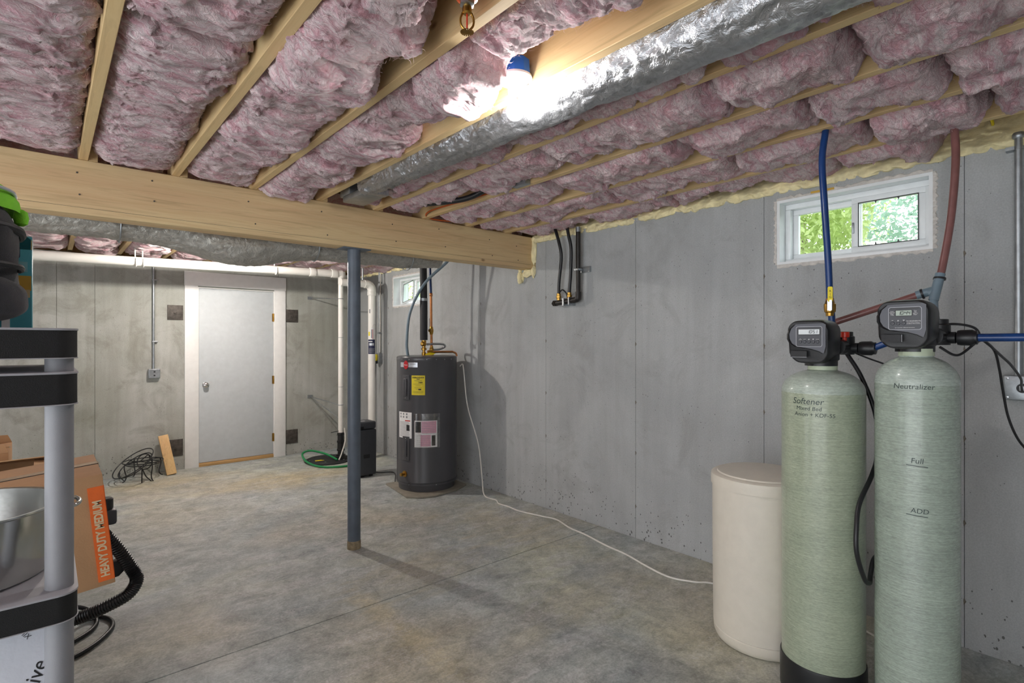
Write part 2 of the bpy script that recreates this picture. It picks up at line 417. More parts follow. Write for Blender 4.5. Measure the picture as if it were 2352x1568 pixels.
class B:
    """collects world-space geometry and links it as ONE mesh object"""
    def __init__(s): s.v = []; s.f = []; s.M = None
    def add(s, verts, faces):
        o = len(s.v)
        for p in verts:
            p = Vector(p)
            s.v.append(s.M @ p if s.M is not None else p)
        for f in faces: s.f.append([i + o for i in f])
        return s
    def box(s, x0, x1, y0, y1, z0, z1):
        vs = [(x, y, z) for z in (z0, z1) for y in (y0, y1) for x in (x0, x1)]
        return s.add(vs, [(0, 2, 3, 1), (4, 5, 7, 6), (0, 1, 5, 4), (2, 6, 7, 3), (0, 4, 6, 2), (1, 3, 7, 5)])
    def frame(s, d, up=None):
        d = Vector(d).normalized()
        a = Vector(up) if up is not None else (Vector((0, 0, 1)) if abs(d.z) < 0.9 else Vector((1, 0, 0)))
        u = d.cross(a).normalized(); w = u.cross(d).normalized()
        return u, w
    def tube(s, pts, r, seg=12, caps=True, rfun=None):
        pts = [Vector(p) for p in pts]
        n = len(pts); vs = []; fs = []
        u = None
        for i, p in enumerate(pts):
            d = (pts[min(i + 1, n - 1)] - pts[max(i - 1, 0)])
            if d.length < 1e-9: d = Vector((0, 0, 1))
            d.normalize()
            if u is None: u, w = s.frame(d)
            else:
                u = (u - d * u.dot(d)); 
                if u.length < 1e-6: u, w = s.frame(d)
                u.normalize(); w = u.cross(d)
            rr = r if rfun is None else rfun(i / (n - 1))
            for k in range(seg):
                a = 2 * PI * k / seg
                vs.append(p + (u * math.cos(a) + w * math.sin(a)) * rr)
        for i in range(n - 1):
            for k in range(seg):
                a = i * seg + k; b = i * seg + (k + 1) % seg
                fs.append((a, b, b + seg, a + seg))
        if caps:
            fs.append(tuple(range(seg))[::-1]); fs.append(tuple((n - 1) * seg + k for k in range(seg)))
        return s.add(vs, fs)
    def cyl(s, p0, p1, r, seg=20, r1=None):
        return s.tube([p0, p1], r, seg, True, (lambda t: r + (r1 - r) * t) if r1 is not None else None)
    def curve(s, pts, r, seg=10, n=8):
        return s.tube(spline(pts, n), r, seg)
    def ring(s, c, axis, R_, r, seg=40, sg=8):
        u, w = s.frame(axis)
        c = Vector(c)
        pts = [c + (u * math.cos(2 * PI * k / seg) + w * math.sin(2 * PI * k / seg)) * R_ for k in range(seg + 1)]
        return s.tube(pts, r, sg, False)
    def lathe(s, prof, c=(0, 0, 0), seg=48, axis=(0, 0, 1)):
        c = Vector(c); ax = Vector(axis).normalized()
        if abs(ax.z) > 0.99: u, w = Vector((1, 0, 0)), Vector((0, 1, 0)) * (1 if ax.z > 0 else -1)
        else: u, w = s.frame(ax)
        vs = []; fs = []; n = len(prof)
        for (r, z) in prof:
            for k in range(seg):
                a = 2 * PI * k / seg
                vs.append(c + ax * z + (u * math.cos(a) + w * math.sin(a)) * max(r, 1e-5))
        for i in range(n - 1):
            for k in range(seg):
                a = i * seg + k; b = i * seg + (k + 1) % seg
                fs.append((a, b, b + seg, a + seg))
        if prof[0][0] > 1e-4: fs.append(tuple(range(seg))[::-1])
        if prof[-1][0] > 1e-4: fs.append(tuple((n - 1) * seg + k for k in range(seg)))
        return s.add(vs, fs)
    def prism(s, poly, o, u, v, h):
        """polygon poly (a,b) at origin o with axes u,v extruded by vector h"""
        o, u, v, h = Vector(o), Vector(u), Vector(v), Vector(h)
        n = len(poly)
        base = [o + u * a + v * b for a, b in poly]
        vs = base + [p + h for p in base]
        fs = [tuple(range(n))[::-1], tuple(range(n, 2 * n))]
        for i in range(n):
            j = (i + 1) % n
            fs.append((i, j, j + n, i + n))
        return s.add(vs, fs)
    def loft(s, secs, caps=True):
        n = len(secs[0]); vs = [p for c in secs for p in c]; fs = []
        for i in range(len(secs) - 1):
            for k in range(n):
                a = i * n + k; b = i * n + (k + 1) % n
                fs.append((a, b, b + n, a + n))
        if caps:
            fs.append(tuple(range(n))[::-1]); fs.append(tuple((len(secs) - 1) * n + k for k in range(n)))
        return s.add(vs, fs)
    def obj(s, name, mat, parent=None, bevel=0.0, seg=2, smooth=True, angle=38, fix=True):
        if parent is not None: org = ORG[parent]
        else:
            a = np.array([tuple(p) for p in s.v])
            lo, hi = a.min(0), a.max(0)
            org = Vector(((lo[0] + hi[0]) / 2, (lo[1] + hi[1]) / 2, lo[2]))
        me = bpy.data.meshes.new(name)
        me.from_pydata([tuple(p - org) for p in s.v], [], s.f)
        if bevel or fix:
            bm = bmesh.new(); bm.from_mesh(me)
            if fix: bmesh.ops.recalc_face_normals(bm, faces=bm.faces[:])
            if bevel:
                es = [e for e in bm.edges if len(e.link_faces) == 2 and e.calc_face_angle(0) > R(35)]
                bmesh.ops.bevel(bm, geom=es, offset=bevel, segments=seg, profile=0.5, affect='EDGES', clamp_overlap=True)
            bm.to_mesh(me); bm.free()
        me.materials.append(MAT[mat] if isinstance(mat, str) else mat)
        if smooth:
            me.shade_smooth(); me.set_sharp_from_angle(angle=R(angle))
        o = bpy.data.objects.new(name, me)
        COL.objects.link(o)
        ORG[o] = org
        if parent is not None: o.parent = parent
        else: o.location = org
        return o

def copy_at(src, parent, off):
    """a copy of a part under the same or another thing, moved by off (shares mesh)"""
    c = src.copy(); COL.objects.link(c); c.parent = parent
    c.location = Vector(src.location) + Vector(off)
    ORG[c] = ORG[src] + Vector(off)
    return c

def rrect(w, h, r, n=5):
    pts = []
    for cx, cy, a0 in ((w / 2 - r, h / 2 - r, 0), (-w / 2 + r, h / 2 - r, 90), (-w / 2 + r, -h / 2 + r, 180), (w / 2 - r, -h / 2 + r, 270)):
        for k in range(n + 1):
            a = R(a0 + 90 * k / n)
            pts.append((cx + r * math.cos(a), cy + r * math.sin(a)))
    return pts

def text(name, body, mat, parent, o, u, v, size, align='CENTER', cyl=None, lift=0.0006, shear=0.0, bold=0.0, xs=1.0, fit=None):
    """flat lettering: origin o, reading direction u, up v. cyl=(cx,cy,r) wraps it round a vertical cylinder"""
    cu = bpy.data.curves.new(name, 'FONT')
    cu.body = body; cu.size = size; cu.align_x = align; cu.align_y = 'CENTER'; cu.shear = shear
    cu.offset = bold; cu.resolution_u = 3
    tmp = bpy.data.objects.new(name, cu); COL.objects.link(tmp)
    bpy.context.view_layer.update()
    me = bpy.data.meshes.new_from_object(tmp)
    bpy.data.objects.remove(tmp); bpy.data.curves.remove(cu)
    o, u, v = Vector(o), Vector(u).normalized(), Vector(v).normalized()
    nrm = u.cross(v)
    org = ORG[parent]
    if fit:
        xsv = [q.co.x for q in me.vertices]; xs = fit / (max(xsv) - min(xsv))
    for vt in me.vertices:
        a, b = vt.co.x * xs, vt.co.y
        if cyl:
            cx, cy, rr = cyl
            th0 = math.atan2(o.y - cy, o.x - cx)
            th = th0 + a / rr
            p = Vector((cx + (rr + lift) * math.cos(th), cy + (rr + lift) * math.sin(th), o.z + b))
        else:
            p = o + u * a + v * b + nrm * lift
        vt.co = p - org
    me.materials.clear(); me.materials.append(MAT[mat])
    ob = bpy.data.objects.new(name, me); COL.objects.link(ob)
    ob.parent = parent; ORG[ob] = org
    return ob

def cpatch(cx, cy, r, th0, th1, z0, z1, n=10, thick=0.001, skew=0.0):
    """a thin curved sheet on a vertical cylinder"""
    b = B(); vs = []; fs = []
    for k in range(n + 1):
        th = th0 + (th1 - th0) * k / n
        dz = skew * (k / n)
        for rr in (r, r + thick):
            for z in (z0 + dz, z1 + dz):
                vs.append((cx + rr * math.cos(th), cy + rr * math.sin(th), z))
    for k in range(n):
        a = 4 * k; c = a + 4
        fs += [(a + 2, c + 2, c + 3, a + 3), (a, a + 1, c + 1, c), (a + 1, a + 3, c + 3, c + 1), (a, c, c + 2, a + 2)]
    fs += [(0, 2, 3, 1), (4 * n, 4 * n + 1, 4 * n + 3, 4 * n + 2)]
    return b.add(vs, fs)

# gradient noise in numpy (for insulation, foil creases, foam)
def _hash(ix, iy, iz, seed):
    h = (ix.astype(np.uint32) * np.uint32(374761393) + iy.astype(np.uint32) * np.uint32(668265263)
         + iz.astype(np.uint32) * np.uint32(2147483647 - 58) + np.uint32(seed * 974711 & 0xffffffff))
    h = (h ^ (h >> np.uint32(13))) * np.uint32(1274126177)
    h = h ^ (h >> np.uint32(16))
    return h
G3 = np.array([(1,1,0),(-1,1,0),(1,-1,0),(-1,-1,0),(1,0,1),(-1,0,1),(1,0,-1),(-1,0,-1),(0,1,1),(0,-1,1),(0,1,-1),(0,-1,-1),(1,1,0),(-1,1,0),(0,-1,1),(0,-1,-1)], dtype=np.float32)
def pn(p, seed=0):
    p = p.astype(np.float32)
    i = np.floor(p).astype(np.int64); f = p - i
    w = f * f * f * (f * (f * 6 - 15) + 10)
    out = 0
    for dx in (0, 1):
        wx = w[:, 0] if dx else 1 - w[:, 0]
        for dy in (0, 1):
            wy = w[:, 1] if dy else 1 - w[:, 1]
            for dz in (0, 1):
                wz = w[:, 2] if dz else 1 - w[:, 2]
                g = G3[_hash(i[:, 0] + dx, i[:, 1] + dy, i[:, 2] + dz, seed) & np.uint32(15)]
                d = g[:, 0] * (f[:, 0] - dx) + g[:, 1] * (f[:, 1] - dy) + g[:, 2] * (f[:, 2] - dz)
                out = out + wx * wy * wz * d
    return out
def fbm(p, sc, octv=3, seed=0, gain=0.5):
    a = 1.0; o = 0; s = np.array(sc, dtype=np.float32)
    for k in range(octv):
        o = o + a * pn(p * s, seed + k * 17); s = s * 2.03; a *= gain
    return o

def np_obj(name, V, F, mat, parent=None, org=(0, 0, 0), smooth=True):
    me = bpy.data.meshes.new(name)
    V = V - np.array(org, dtype=float)
    me.vertices.add(len(V)); me.vertices.foreach_set('co', V.astype(np.float32).ravel())
    me.loops.add(F.size); me.loops.foreach_set('vertex_index', F.astype(np.int32).ravel())
    me.polygons.add(len(F)); me.polygons.foreach_set('loop_start', np.arange(0, F.size, 4, dtype=np.int32))
    me.update(calc_edges=True); me.validate()
    me.materials.append(MAT[mat])
    if smooth: me.shade_smooth()
    o = bpy.data.objects.new(name, me); COL.objects.link(o)
    ORG[o] = Vector(org)
    if parent is not None: o.parent = parent
    else: o.location = org
    return o
def gridF(n, m):
    i = np.arange((n - 1) * (m - 1)); a = (i // (m - 1)) * m + i % (m - 1)
    return np.stack([a, a + 1, a + m + 1, a + m], 1)
# ================================================================== THE SETTING
def struct(o):
    o['kind'] = 'structure'; return o
WX, WY, WT = 3.29, 7.08, 2.36        # right wall face, back wall face, wall top
XL, YF = -2.6, -2.2                  # left wall, wall behind the camera
ZJ, ZS = 2.38, 2.62                  # joist underside, subfloor underside

fl = struct(B().box(XL - .2, WX + .2, YF - .2, WY + .2, -0.15, -0.012).obj('floor', 'floor'))
for y0, y1 in ((YF, 2.7465), (2.7525, WY)):
    B().box(XL, WX, y0, y1, -0.012, 0).obj('floor_slab', 'floor', fl, bevel=0.002, seg=1)

def holed(b, a0, a1, z0, z1, holes, put):
    """fill the rectangle a0..a1 x z0..z1 except the holes with boxes"""
    A = sorted({a0, a1} | {min(max(h[i], a0), a1) for h in holes for i in (0, 1)})
    Z = sorted({z0, z1} | {min(max(h[i], z0), z1) for h in holes for i in (2, 3)})
    for i in range(len(A) - 1):
        run = None
        for j in range(len(Z) - 1):
            ca, cz = (A[i] + A[i + 1]) / 2, (Z[j] + Z[j + 1]) / 2
            inside = any(h[0] < ca < h[1] and h[2] < cz < h[3] for h in holes)
            if inside:
                if run is not None: put(b, A[i], A[i + 1], run, Z[j]); run = None
            elif run is None: run = Z[j]
        if run is not None: put(b, A[i], A[i + 1], run, Z[-1])
    return b

WIN1 = (0.643, 1.388, 1.905, 2.283)
WIN2 = (5.335, 6.072, 1.885, 2.250)
POCK = (3.475, 3.70, 2.045, 2.37)
RH = [WIN1, WIN2, POCK]
wr = struct(holed(B(), YF - .2, WY + .2, 0, WT, RH, lambda b, a, c, d, e: b.box(WX + .01, WX + .22, a, c, d, e)).obj('wall_right', 'conc'))
cuts = [YF, -1.36, -0.417, 0.524, 1.465, 2.404, 3.347, 4.277, 5.21, 6.20, WY]
for y0, y1 in zip(cuts[:-1], cuts[1:]):
    hs = [h for h in RH if h[1] > y0 and h[0] < y1]
    holed(B(), y0 + .0015, y1 - .0015, 0, WT, hs, lambda b, a, c, d, e: b.box(WX, WX + .01, a, c, d, e)).obj('concrete_panel', 'conc', wr)
tie0 = None
for y in cuts[1:-1]:                                  # rough form-tie marks along the seams
    for z in (0.22, 0.62, 1.02, 1.43, 1.86):
        dz = random.uniform(-.03, .03)
        if tie0 is None:
            b = B()
            pts = [(0.007 * random.uniform(.4, 1.3) * math.cos(a), 0.018 * random.uniform(.5, 1.2) * math.sin(a)) for a in [2 * PI * k / 11 for k in range(11)]]
            b.prism(pts, (WX - .0012, y, z), (0, 1, 0), (0, 0, 1), (.003, 0, 0))
            tie0 = b.obj('form_tie_mark', 'tie', wr); t0 = (y, z)
        else:
            c = copy_at(tie0, wr, (0, y - t0[0], z + dz - t0[1]))

DOOR = (1.333, 2.164, 0, 2.072)
wb = struct(holed(B(), XL - .2, WX + .01, 0, WT, [DOOR], lambda b, a, c, d, e: b.box(a, c, WY + .01, WY + .22, d, e)).obj('wall_back', 'conc_b'))
cb = [XL, -1.80, -0.86, 0.081, 0.386, DOOR[0] - .06, DOOR[1] + .06, WX]
for x0, x1 in zip(cb[:-1], cb[1:]):
    hs = [DOOR] if x0 < 1.5 < x1 else []
    holed(B(), x0 + .0015, x1 - .0015, 0, WT, hs, lambda b, a, c, d, e: b.box(a, c, WY, WY + .01, d, e)).obj('concrete_panel', 'conc_b', wb)
struct(B().box(XL - .2, XL, 3.55, WY + .2, 0, WT).obj('wall_left', 'conc'))  # stops at the beam; unseen front half left open to let sky light in
struct(B().box(XL - .2, WX, YF - .2, YF, 0, WT).obj('wall_front', 'conc'))
ce = struct(B().box(XL - .2, WX + .22, YF - .2, WY + .22, ZS, ZS + .03).obj('ceiling', 'subfloor'))
# sill plates and rim boards that close the ceiling edge
tr = struct(B().box(WX + .01, WX + .16, YF, WY, WT, ZJ).box(WX + .16, WX + .2, YF - .2, WY + .2, WT, ZS).obj('trim_1', 'joist'))
struct(B().box(XL - .2, WX + .2, WY + .12, WY + .2, WT, ZS).box(XL - .2, WX + .2, YF - .2, YF - .1, WT, ZS).box(XL - .2, XL - .1, YF - .1, WY + .1, WT, ZS).obj('trim_2', 'subfloor'))

# ---- spray foam along the top of the right wall
def foam_strip(y0, y1, seed):
    prof = np.array([(WX + .012, 2.325), (WX - .006, 2.338), (WX - .012, 2.362), (WX + .004, 2.392), (WX + .05, 2.44), (WX + .10, 2.52), (WX + .13, 2.615)])
    tt = np.linspace(0, len(prof) - 1, 34); ii = np.minimum(tt.astype(int), len(prof) - 2); ff = (tt - ii)[:, None]
    pr = prof[ii] * (1 - ff) + prof[ii + 1] * ff
    ys = np.arange(y0, y1, 0.010)
    m = len(pr)
    V = np.zeros((len(ys) * m, 3)); V[:, 1] = np.repeat(ys, m); V[:, 0] = np.tile(pr[:, 0], len(ys)); V[:, 2] = np.tile(pr[:, 1], len(ys))
    n = 0.050 * (0.45 - np.abs(fbm(V, (12, 12, 12), 2, seed))) + 0.014 * (0.4 - np.abs(fbm(V, (34, 34, 34), 2, seed + 5)))
    fade = np.tile(np.clip(np.arange(m) / 3, 0, 1), len(ys))
    low = 0.012 * fbm(V, (0, 5, 0), 3, seed + 9)
    V[:, 0] -= n * fade * .8
    V[:, 2] -= n * fade * .6 - low * (1 - np.tile(np.clip(np.arange(m) / 14, 0, 1), len(ys)))
    return np_obj('spray_foam', V, gridF(len(ys), m), 'foam', wr, tuple(ORG[wr]))
foam_strip(YF, 3.47, 3)
foam_strip(3.70, WY, 8)

# ---- window units
def yring(b, x0, x1, y0, y1, z0, z1, t, tb=None):
    tb = t if tb is None else tb
    b.box(x0, x1, y0, y1, z0, z0 + tb); b.box(x0, x1, y0, y1, z1 - t, z1)
    b.box(x0, x1, y0, y0 + t, z0 + tb, z1 - t); b.box(x0, x1, y1 - t, y1, z0 + tb, z1 - t)
    return b
def mastic(w, parent, seed):
    """ragged sealant smear round the frame"""
    rnd = random.Random(seed)
    y0, y1, z0, z1 = w
    b = B()
    def strip(p, q, outv):
        n = 46; p, q = Vector(p), Vector(q); outv = Vector(outv)
        vs = []
        for k in range(n + 1):
            c = p.lerp(q, k / n); wd = 0.007 + 0.013 * rnd.random()
            h = 0.003 + 0.005 * rnd.random()
            vs += [c, c + Vector((-h, 0, 0)), c + outv * wd + Vector((-h * .8, 0, 0)), c + outv * (wd + .004)]
        fs = []
        for k in range(n):
            for j in range(3): fs.append((4 * k + j, 4 * k + j + 1, 4 * k + j + 5, 4 * k + j + 4))
        b.add(vs, fs)
    strip((WX, y0, z1), (WX, y1, z1), (0, 0, 1)); strip((WX, y0, z0), (WX, y1, z0), (0, 0, -1))
    strip((WX, y0, z0), (WX, y0, z1), (0, -1, 0)); strip((WX, y1, z0), (WX, y1, z1), (0, 1, 0))
    b.obj('sealant', 'mastic', parent, smooth=False)

y0, y1, z0, z1 = WIN1
w1 = struct(yring(B(), WX - .003, WX + .20, y0, y1, z0, z1, .016, .014).obj('window_1', 'vinyl'))
mastic(WIN1, w1, 4)
yring(B(), WX + .075, WX + .16, y0 + .016, y1 - .016, z0 + .014, z1 - .016, .030, .022).obj('window_frame', 'vinyl', w1, bevel=.003)
ym = 1.005
s1 = yring(B(), WX + .115, WX + .145, ym - .02, y1 - .046, z0 + .036, z1 - .046, .030).obj('sash', 'vinyl', w1, bevel=.003)
B().box(WX + .128, WX + .132, ym + .01, y1 - .076, z0 + .066, z1 - .076).obj('pane', 'glass', s1)
s2 = yring(B(), WX + .078, WX + .108, y0 + .040, ym + .016, z0 + .030, z1 - .040, .036).obj('sash', 'vinyl', w1, bevel=.003)
yring(B(), WX + .074, WX + .080, y0 + .073, ym - .017, z0 + .063, z1 - .073, .0045).obj('gasket', 'black', s2)
B().box(WX + .091, WX + .095, y0 + .076, ym - .020, z0 + .066, z1 - .076).obj('pane', 'glass', s2)
for yy in (y0 + .16, ym - .10):
    for zz, d in ((z0 + .068, 1), (z1 - .078, -1)):
        B().prism([(-.005, 0), (.005, 0), (0, .014 * d)], (WX + .074, yy, zz), (0, 1, 0), (0, 0, 1), (.006, 0, 0)).obj('clip', 'black', s2)
B().box(WX + .070, WX + .080, ym + .002, ym + .012, z0 + .14, z0 + .20).obj('latch', 'galv', s2, bevel=.002)
B().box(WX - .006, WX + .003, 1.08, 1.20, z1 + .006, z1 + .018).obj('label_scrap', 'mustard', w1)

y0, y1, z0, z1 = WIN2
w2 = struct(yring(B(), WX - .003, WX + .20, y0, y1, z0, z1, .018, .014).obj('window_2', 'vinyl'))
mastic(WIN2, w2, 9)
yring(B(), WX + .085, WX + .16, y0 + .018, y1 - .018, z0 + .014, z1 - .018, .030, .022).obj('window_frame', 'vinyl', w2, bevel=.003)
ym2 = 5.70
s4 = yring(B(), WX + .115, WX + .145, y0 + .045, ym2 + .02, z0 + .036, z1 - .046, .030).obj('sash', 'vinyl', w2, bevel=.003)
B().box(WX + .128, WX + .132, y0 + .075, ym2 - .01, z0 + .066, z1 - .076).obj('pane', 'glass', s4)
bs = B(); bs.M = Matrix.Translation((WX + .075, 5.87, z0 + .045)) @ Matrix.Rotation(R(-9), 4, 'X') @ Matrix.Rotation(R(8), 4, 'Y')
yring(bs, 0, .02, -.165, .12, 0, .275, .022)
s3 = bs.obj('sash', 'vinyl', w2, bevel=.002)
bp = B(); bp.M = bs.M; bp.box(.009, .012, -.145, .10, .02, .255); bp.obj('pane', 'glass', s3)
bg_ = B(); bg_.M = bs.M; yring(bg_, -.003, .001, -.146, .101, .019, .256, .004); bg_.obj('gasket', 'black', s3)

# ---- door in the back wall
dx0, dx1 = 1.339, 2.158
d1 = struct(B().box(dx0, dx1, WY - .004, WY + .040, .045, 2.065).obj('door_1', 'door', bevel=.002))
tag(d1, 'pale grey flush door in white casing', 'door')
yj = WY - .012
b = B(); b.box(dx0 - .012, dx0 - .003, yj, WY + .06, 0, 2.079).box(dx1 + .003, dx1 + .012, yj, WY + .06, 0, 2.079).box(dx0 - .003, dx1 + .003, yj, WY + .06, 2.068, 2.079)
b.obj('jamb', 'trim', d1)
B().box(1.193, dx0 - .012, WY - .022, WY - .0005, 0, 2.092).obj('casing', 'trim', d1, bevel=.002)
B().box(dx1 + .012, 2.306, WY - .022, WY - .0005, 0, 2.092).obj('casing', 'trim', d1, bevel=.002)
B().box(1.190, 2.309, WY - .026, WY - .0005, 2.092, 2.255).obj('head_casing', 'trim', d1, bevel=.002)
B().box(dx0 - .003, dx1 + .003, WY - .018, WY + .10, 0, .040).obj('threshold', 'sill', d1, bevel=.003)
kb = B().lathe([(.033, 0), (.033, .006), (.013, .010), (.012, .028), (.024, .034), (.030, .046), (.028, .058), (.016, .066), (0, .068)], (1.405, WY - .004, .944), 28, (0, -1, 0)).obj('knob', 'chrome', d1)
h0 = B().cyl((dx1 + .004, WY - .012, 1.70), (dx1 + .004, WY - .012, 1.80), .007, 10).box(dx1 - .012, dx1 + .004, WY - .008, WY - .004, 1.70, 1.80).obj('hinge', 'brass', d1)
copy_at(h0, d1, (0, 0, -.78)); copy_at(h0, d1, (0, 0, -1.50))

# ---- outside: ground and greenery seen through the windows
g = B().box(WX + .24, 16, -9, 16, 1.55, 1.72).obj('ground_outside', 'soil'); g['kind'] = 'structure'
def tree(name, label, x, y, z, rx, ry, rz, n, mat, seed, trunk=True):
    rs = np.random.RandomState(seed)
    t = thing(name, label, 'tree', (x, y, 1.72), 'greenery outside the basement window')
    u = rs.normal(size=(n, 3)); u /= np.linalg.norm(u, axis=1)[:, None]
    rad = rs.uniform(.45, 1.0, n) ** .6
    c = u * rad[:, None] * np.array([rx, ry, rz])
    keep = fbm(c, (1.6, 1.6, 1.6), 2, seed) > -0.13
    c = c[keep]; n = len(c)
    a = rs.normal(size=(n, 3)); a /= np.linalg.norm(a, axis=1)[:, None]
    b_ = np.cross(a, rs.normal(size=(n, 3))); b_ /= np.linalg.norm(b_, axis=1)[:, None]
    L = rs.uniform(.025, .055, n)[:, None]
    V = np.stack([c - a * L, c + b_ * L * .45, c + a * L, c - b_ * L * .45], 1).reshape(-1, 3) + np.array([x, y, z])
    V[:, 2] = np.maximum(V[:, 2], 1.74)
    np_obj('foliage', V, np.arange(n * 4).reshape(-1, 4), mat, t, (x, y, 1.72), False)
    if trunk: B().curve([(x, y, 1.72), (x + .1, y - .05, z - rz * .5), (x, y + .1, z + rz * .2)], .09, 8).obj('trunk', 'bark', t)
tree('leafy_tree', 'yellow-green bush close outside the slider window', 6.9, 3.05, 3.2, 1.15, 1.15, 1.6, 26000, 'leaf', 1)
tree('leafy_tree', 'loose blue-green tree showing white sky between its leaves', 9.2, 1.75, 4.4, 1.5, 1.25, 2.6, 15000, 'leaf2', 2)
tree('leafy_tree', 'green tree beyond the small open window', 7.5, 11.6, 4.2, 1.8, 1.8, 2.4, 12000, 'leaf', 5)
tree('leafy_tree', 'green hedge tree low behind the yellow-green bush', 11.2, 4.3, 4.2, 1.6, 1.6, 2.4, 16000, 'leaf', 6)

# ================================================================== CEILING FRAMING
JX = lambda k: .145 + .406 * k
HJ = .0195
NTH = ['', 'first', 'second', 'third', 'fourth', 'fifth', 'sixth', 'seventh', 'eighth', 'ninth', 'tenth', 'eleventh', 'twelfth', 'thirteenth', 'fourteenth']
names = {0: 'joist between the two flat pink bays', 1: 'joist beside the drooping pink batts', 2: 'joist beside the brass sprinkler head', 3: 'joist carrying the bare bulb',
         4: 'joist just beyond the foil duct', 5: 'second joist beyond the foil duct', 6: 'third joist beyond the foil duct', 7: 'last joist before the windowed concrete wall'}
for k in range(-6, 8):
    lab = 'pale pine floor ' + names[k] if k in names else 'pale pine floor joist, %s from the windowed wall' % NTH[8 - k]
    x = JX(k)
    j = B().box(x - HJ, x + HJ, YF - .05, 3.66, ZJ, ZS).obj('floor_joist', 'joist', bevel=.002, seg=1)
    tag(j, lab, 'joist', 'floor joists')
    j2 = B().box(x + HJ + .001, x + 3 * HJ + .001, 3.52, WY + .1, ZJ, ZS).obj('floor_joist', 'joist', bevel=.002, seg=1)
    tag(j2, 'pine floor joist past the beam, %s from the windowed wall' % NTH[8 - k], 'joist', 'floor joists past the beam')

bm_ = thing('support_beam', 'long built-up pine beam resting on the steel column', 'beam', (0.4, 3.59, 2.10))
for i in range(3):
    B().box(XL + .02, WX + .10, 3.52 + .045 * i, 3.5645 + .045 * i, 2.10, ZJ - .0005).obj('ply', 'beam', bm_, bevel=.0025, seg=1)
B().box(XL + .1, WX - .02, 3.5193, 3.5203, 2.134, 2.1352).obj('chalk_line', 'rust', bm_)
nl = None
for x, z in ((.12, 2.31), (.13, 2.20), (.44, 2.33), (.45, 2.22), (.93, 2.30), (.97, 2.17), (1.38, 2.31), (1.42, 2.16), (1.9, 2.30), (1.93, 2.18), (2.3, 2.32), (2.36, 2.19), (2.8, 2.30), (2.83, 2.17), (3.1, 2.28), (3.12, 2.16)):
    if nl is None:
        nl = B().lathe([(.0045, 0), (.0045, .002), (0, .0025)], (x, 3.520, z), 10, (0, -1, 0)).obj('nail', 'rust', bm_); n0 = (x, z)
    else: copy_at(nl, bm_, (x - n0[0], 0, z - n0[1]))

# foam lumps packed round the beam end
def lump(parent, c, r, seed, name='foam_lump'):
    bmx = bmesh.new(); bmesh.ops.create_icosphere(bmx, subdivisions=4, radius=1.0)
    V = np.array([v.co[:] for v in bmx.verts]); 
    n = 1 + .35 * fbm(V, (1.3, 1.3, 1.3), 3, seed)
    V = V * n[:, None] * np.array(r) + np.array(c) - np.array(ORG[parent])
    for v, p in zip(bmx.verts, V): v.co = p
    me = bpy.data.meshes.new(name); bmx.to_mesh(me); bmx.free()
    me.materials.append(MAT['foam']); me.shade_smooth()
    o = bpy.data.objects.new(name, me); COL.objects.link(o); o.parent = parent; ORG[o] = ORG[parent]
for c, r, sd in (((3.285, 3.495, 2.25), (.018, .030, .12), 1), ((3.29, 3.49, 2.36), (.02, .035, .03), 2), ((3.285, 3.58, 2.065), (.03, .06, .035), 3), ((3.27, 3.655, 2.03), (.035, .028, .05), 4), ((3.29, 3.69, 2.2), (.015, .02, .14), 5), ((3.285, 3.50, 2.07), (.02, .025, .05), 6)):
    lump(wr, c, r, sd)

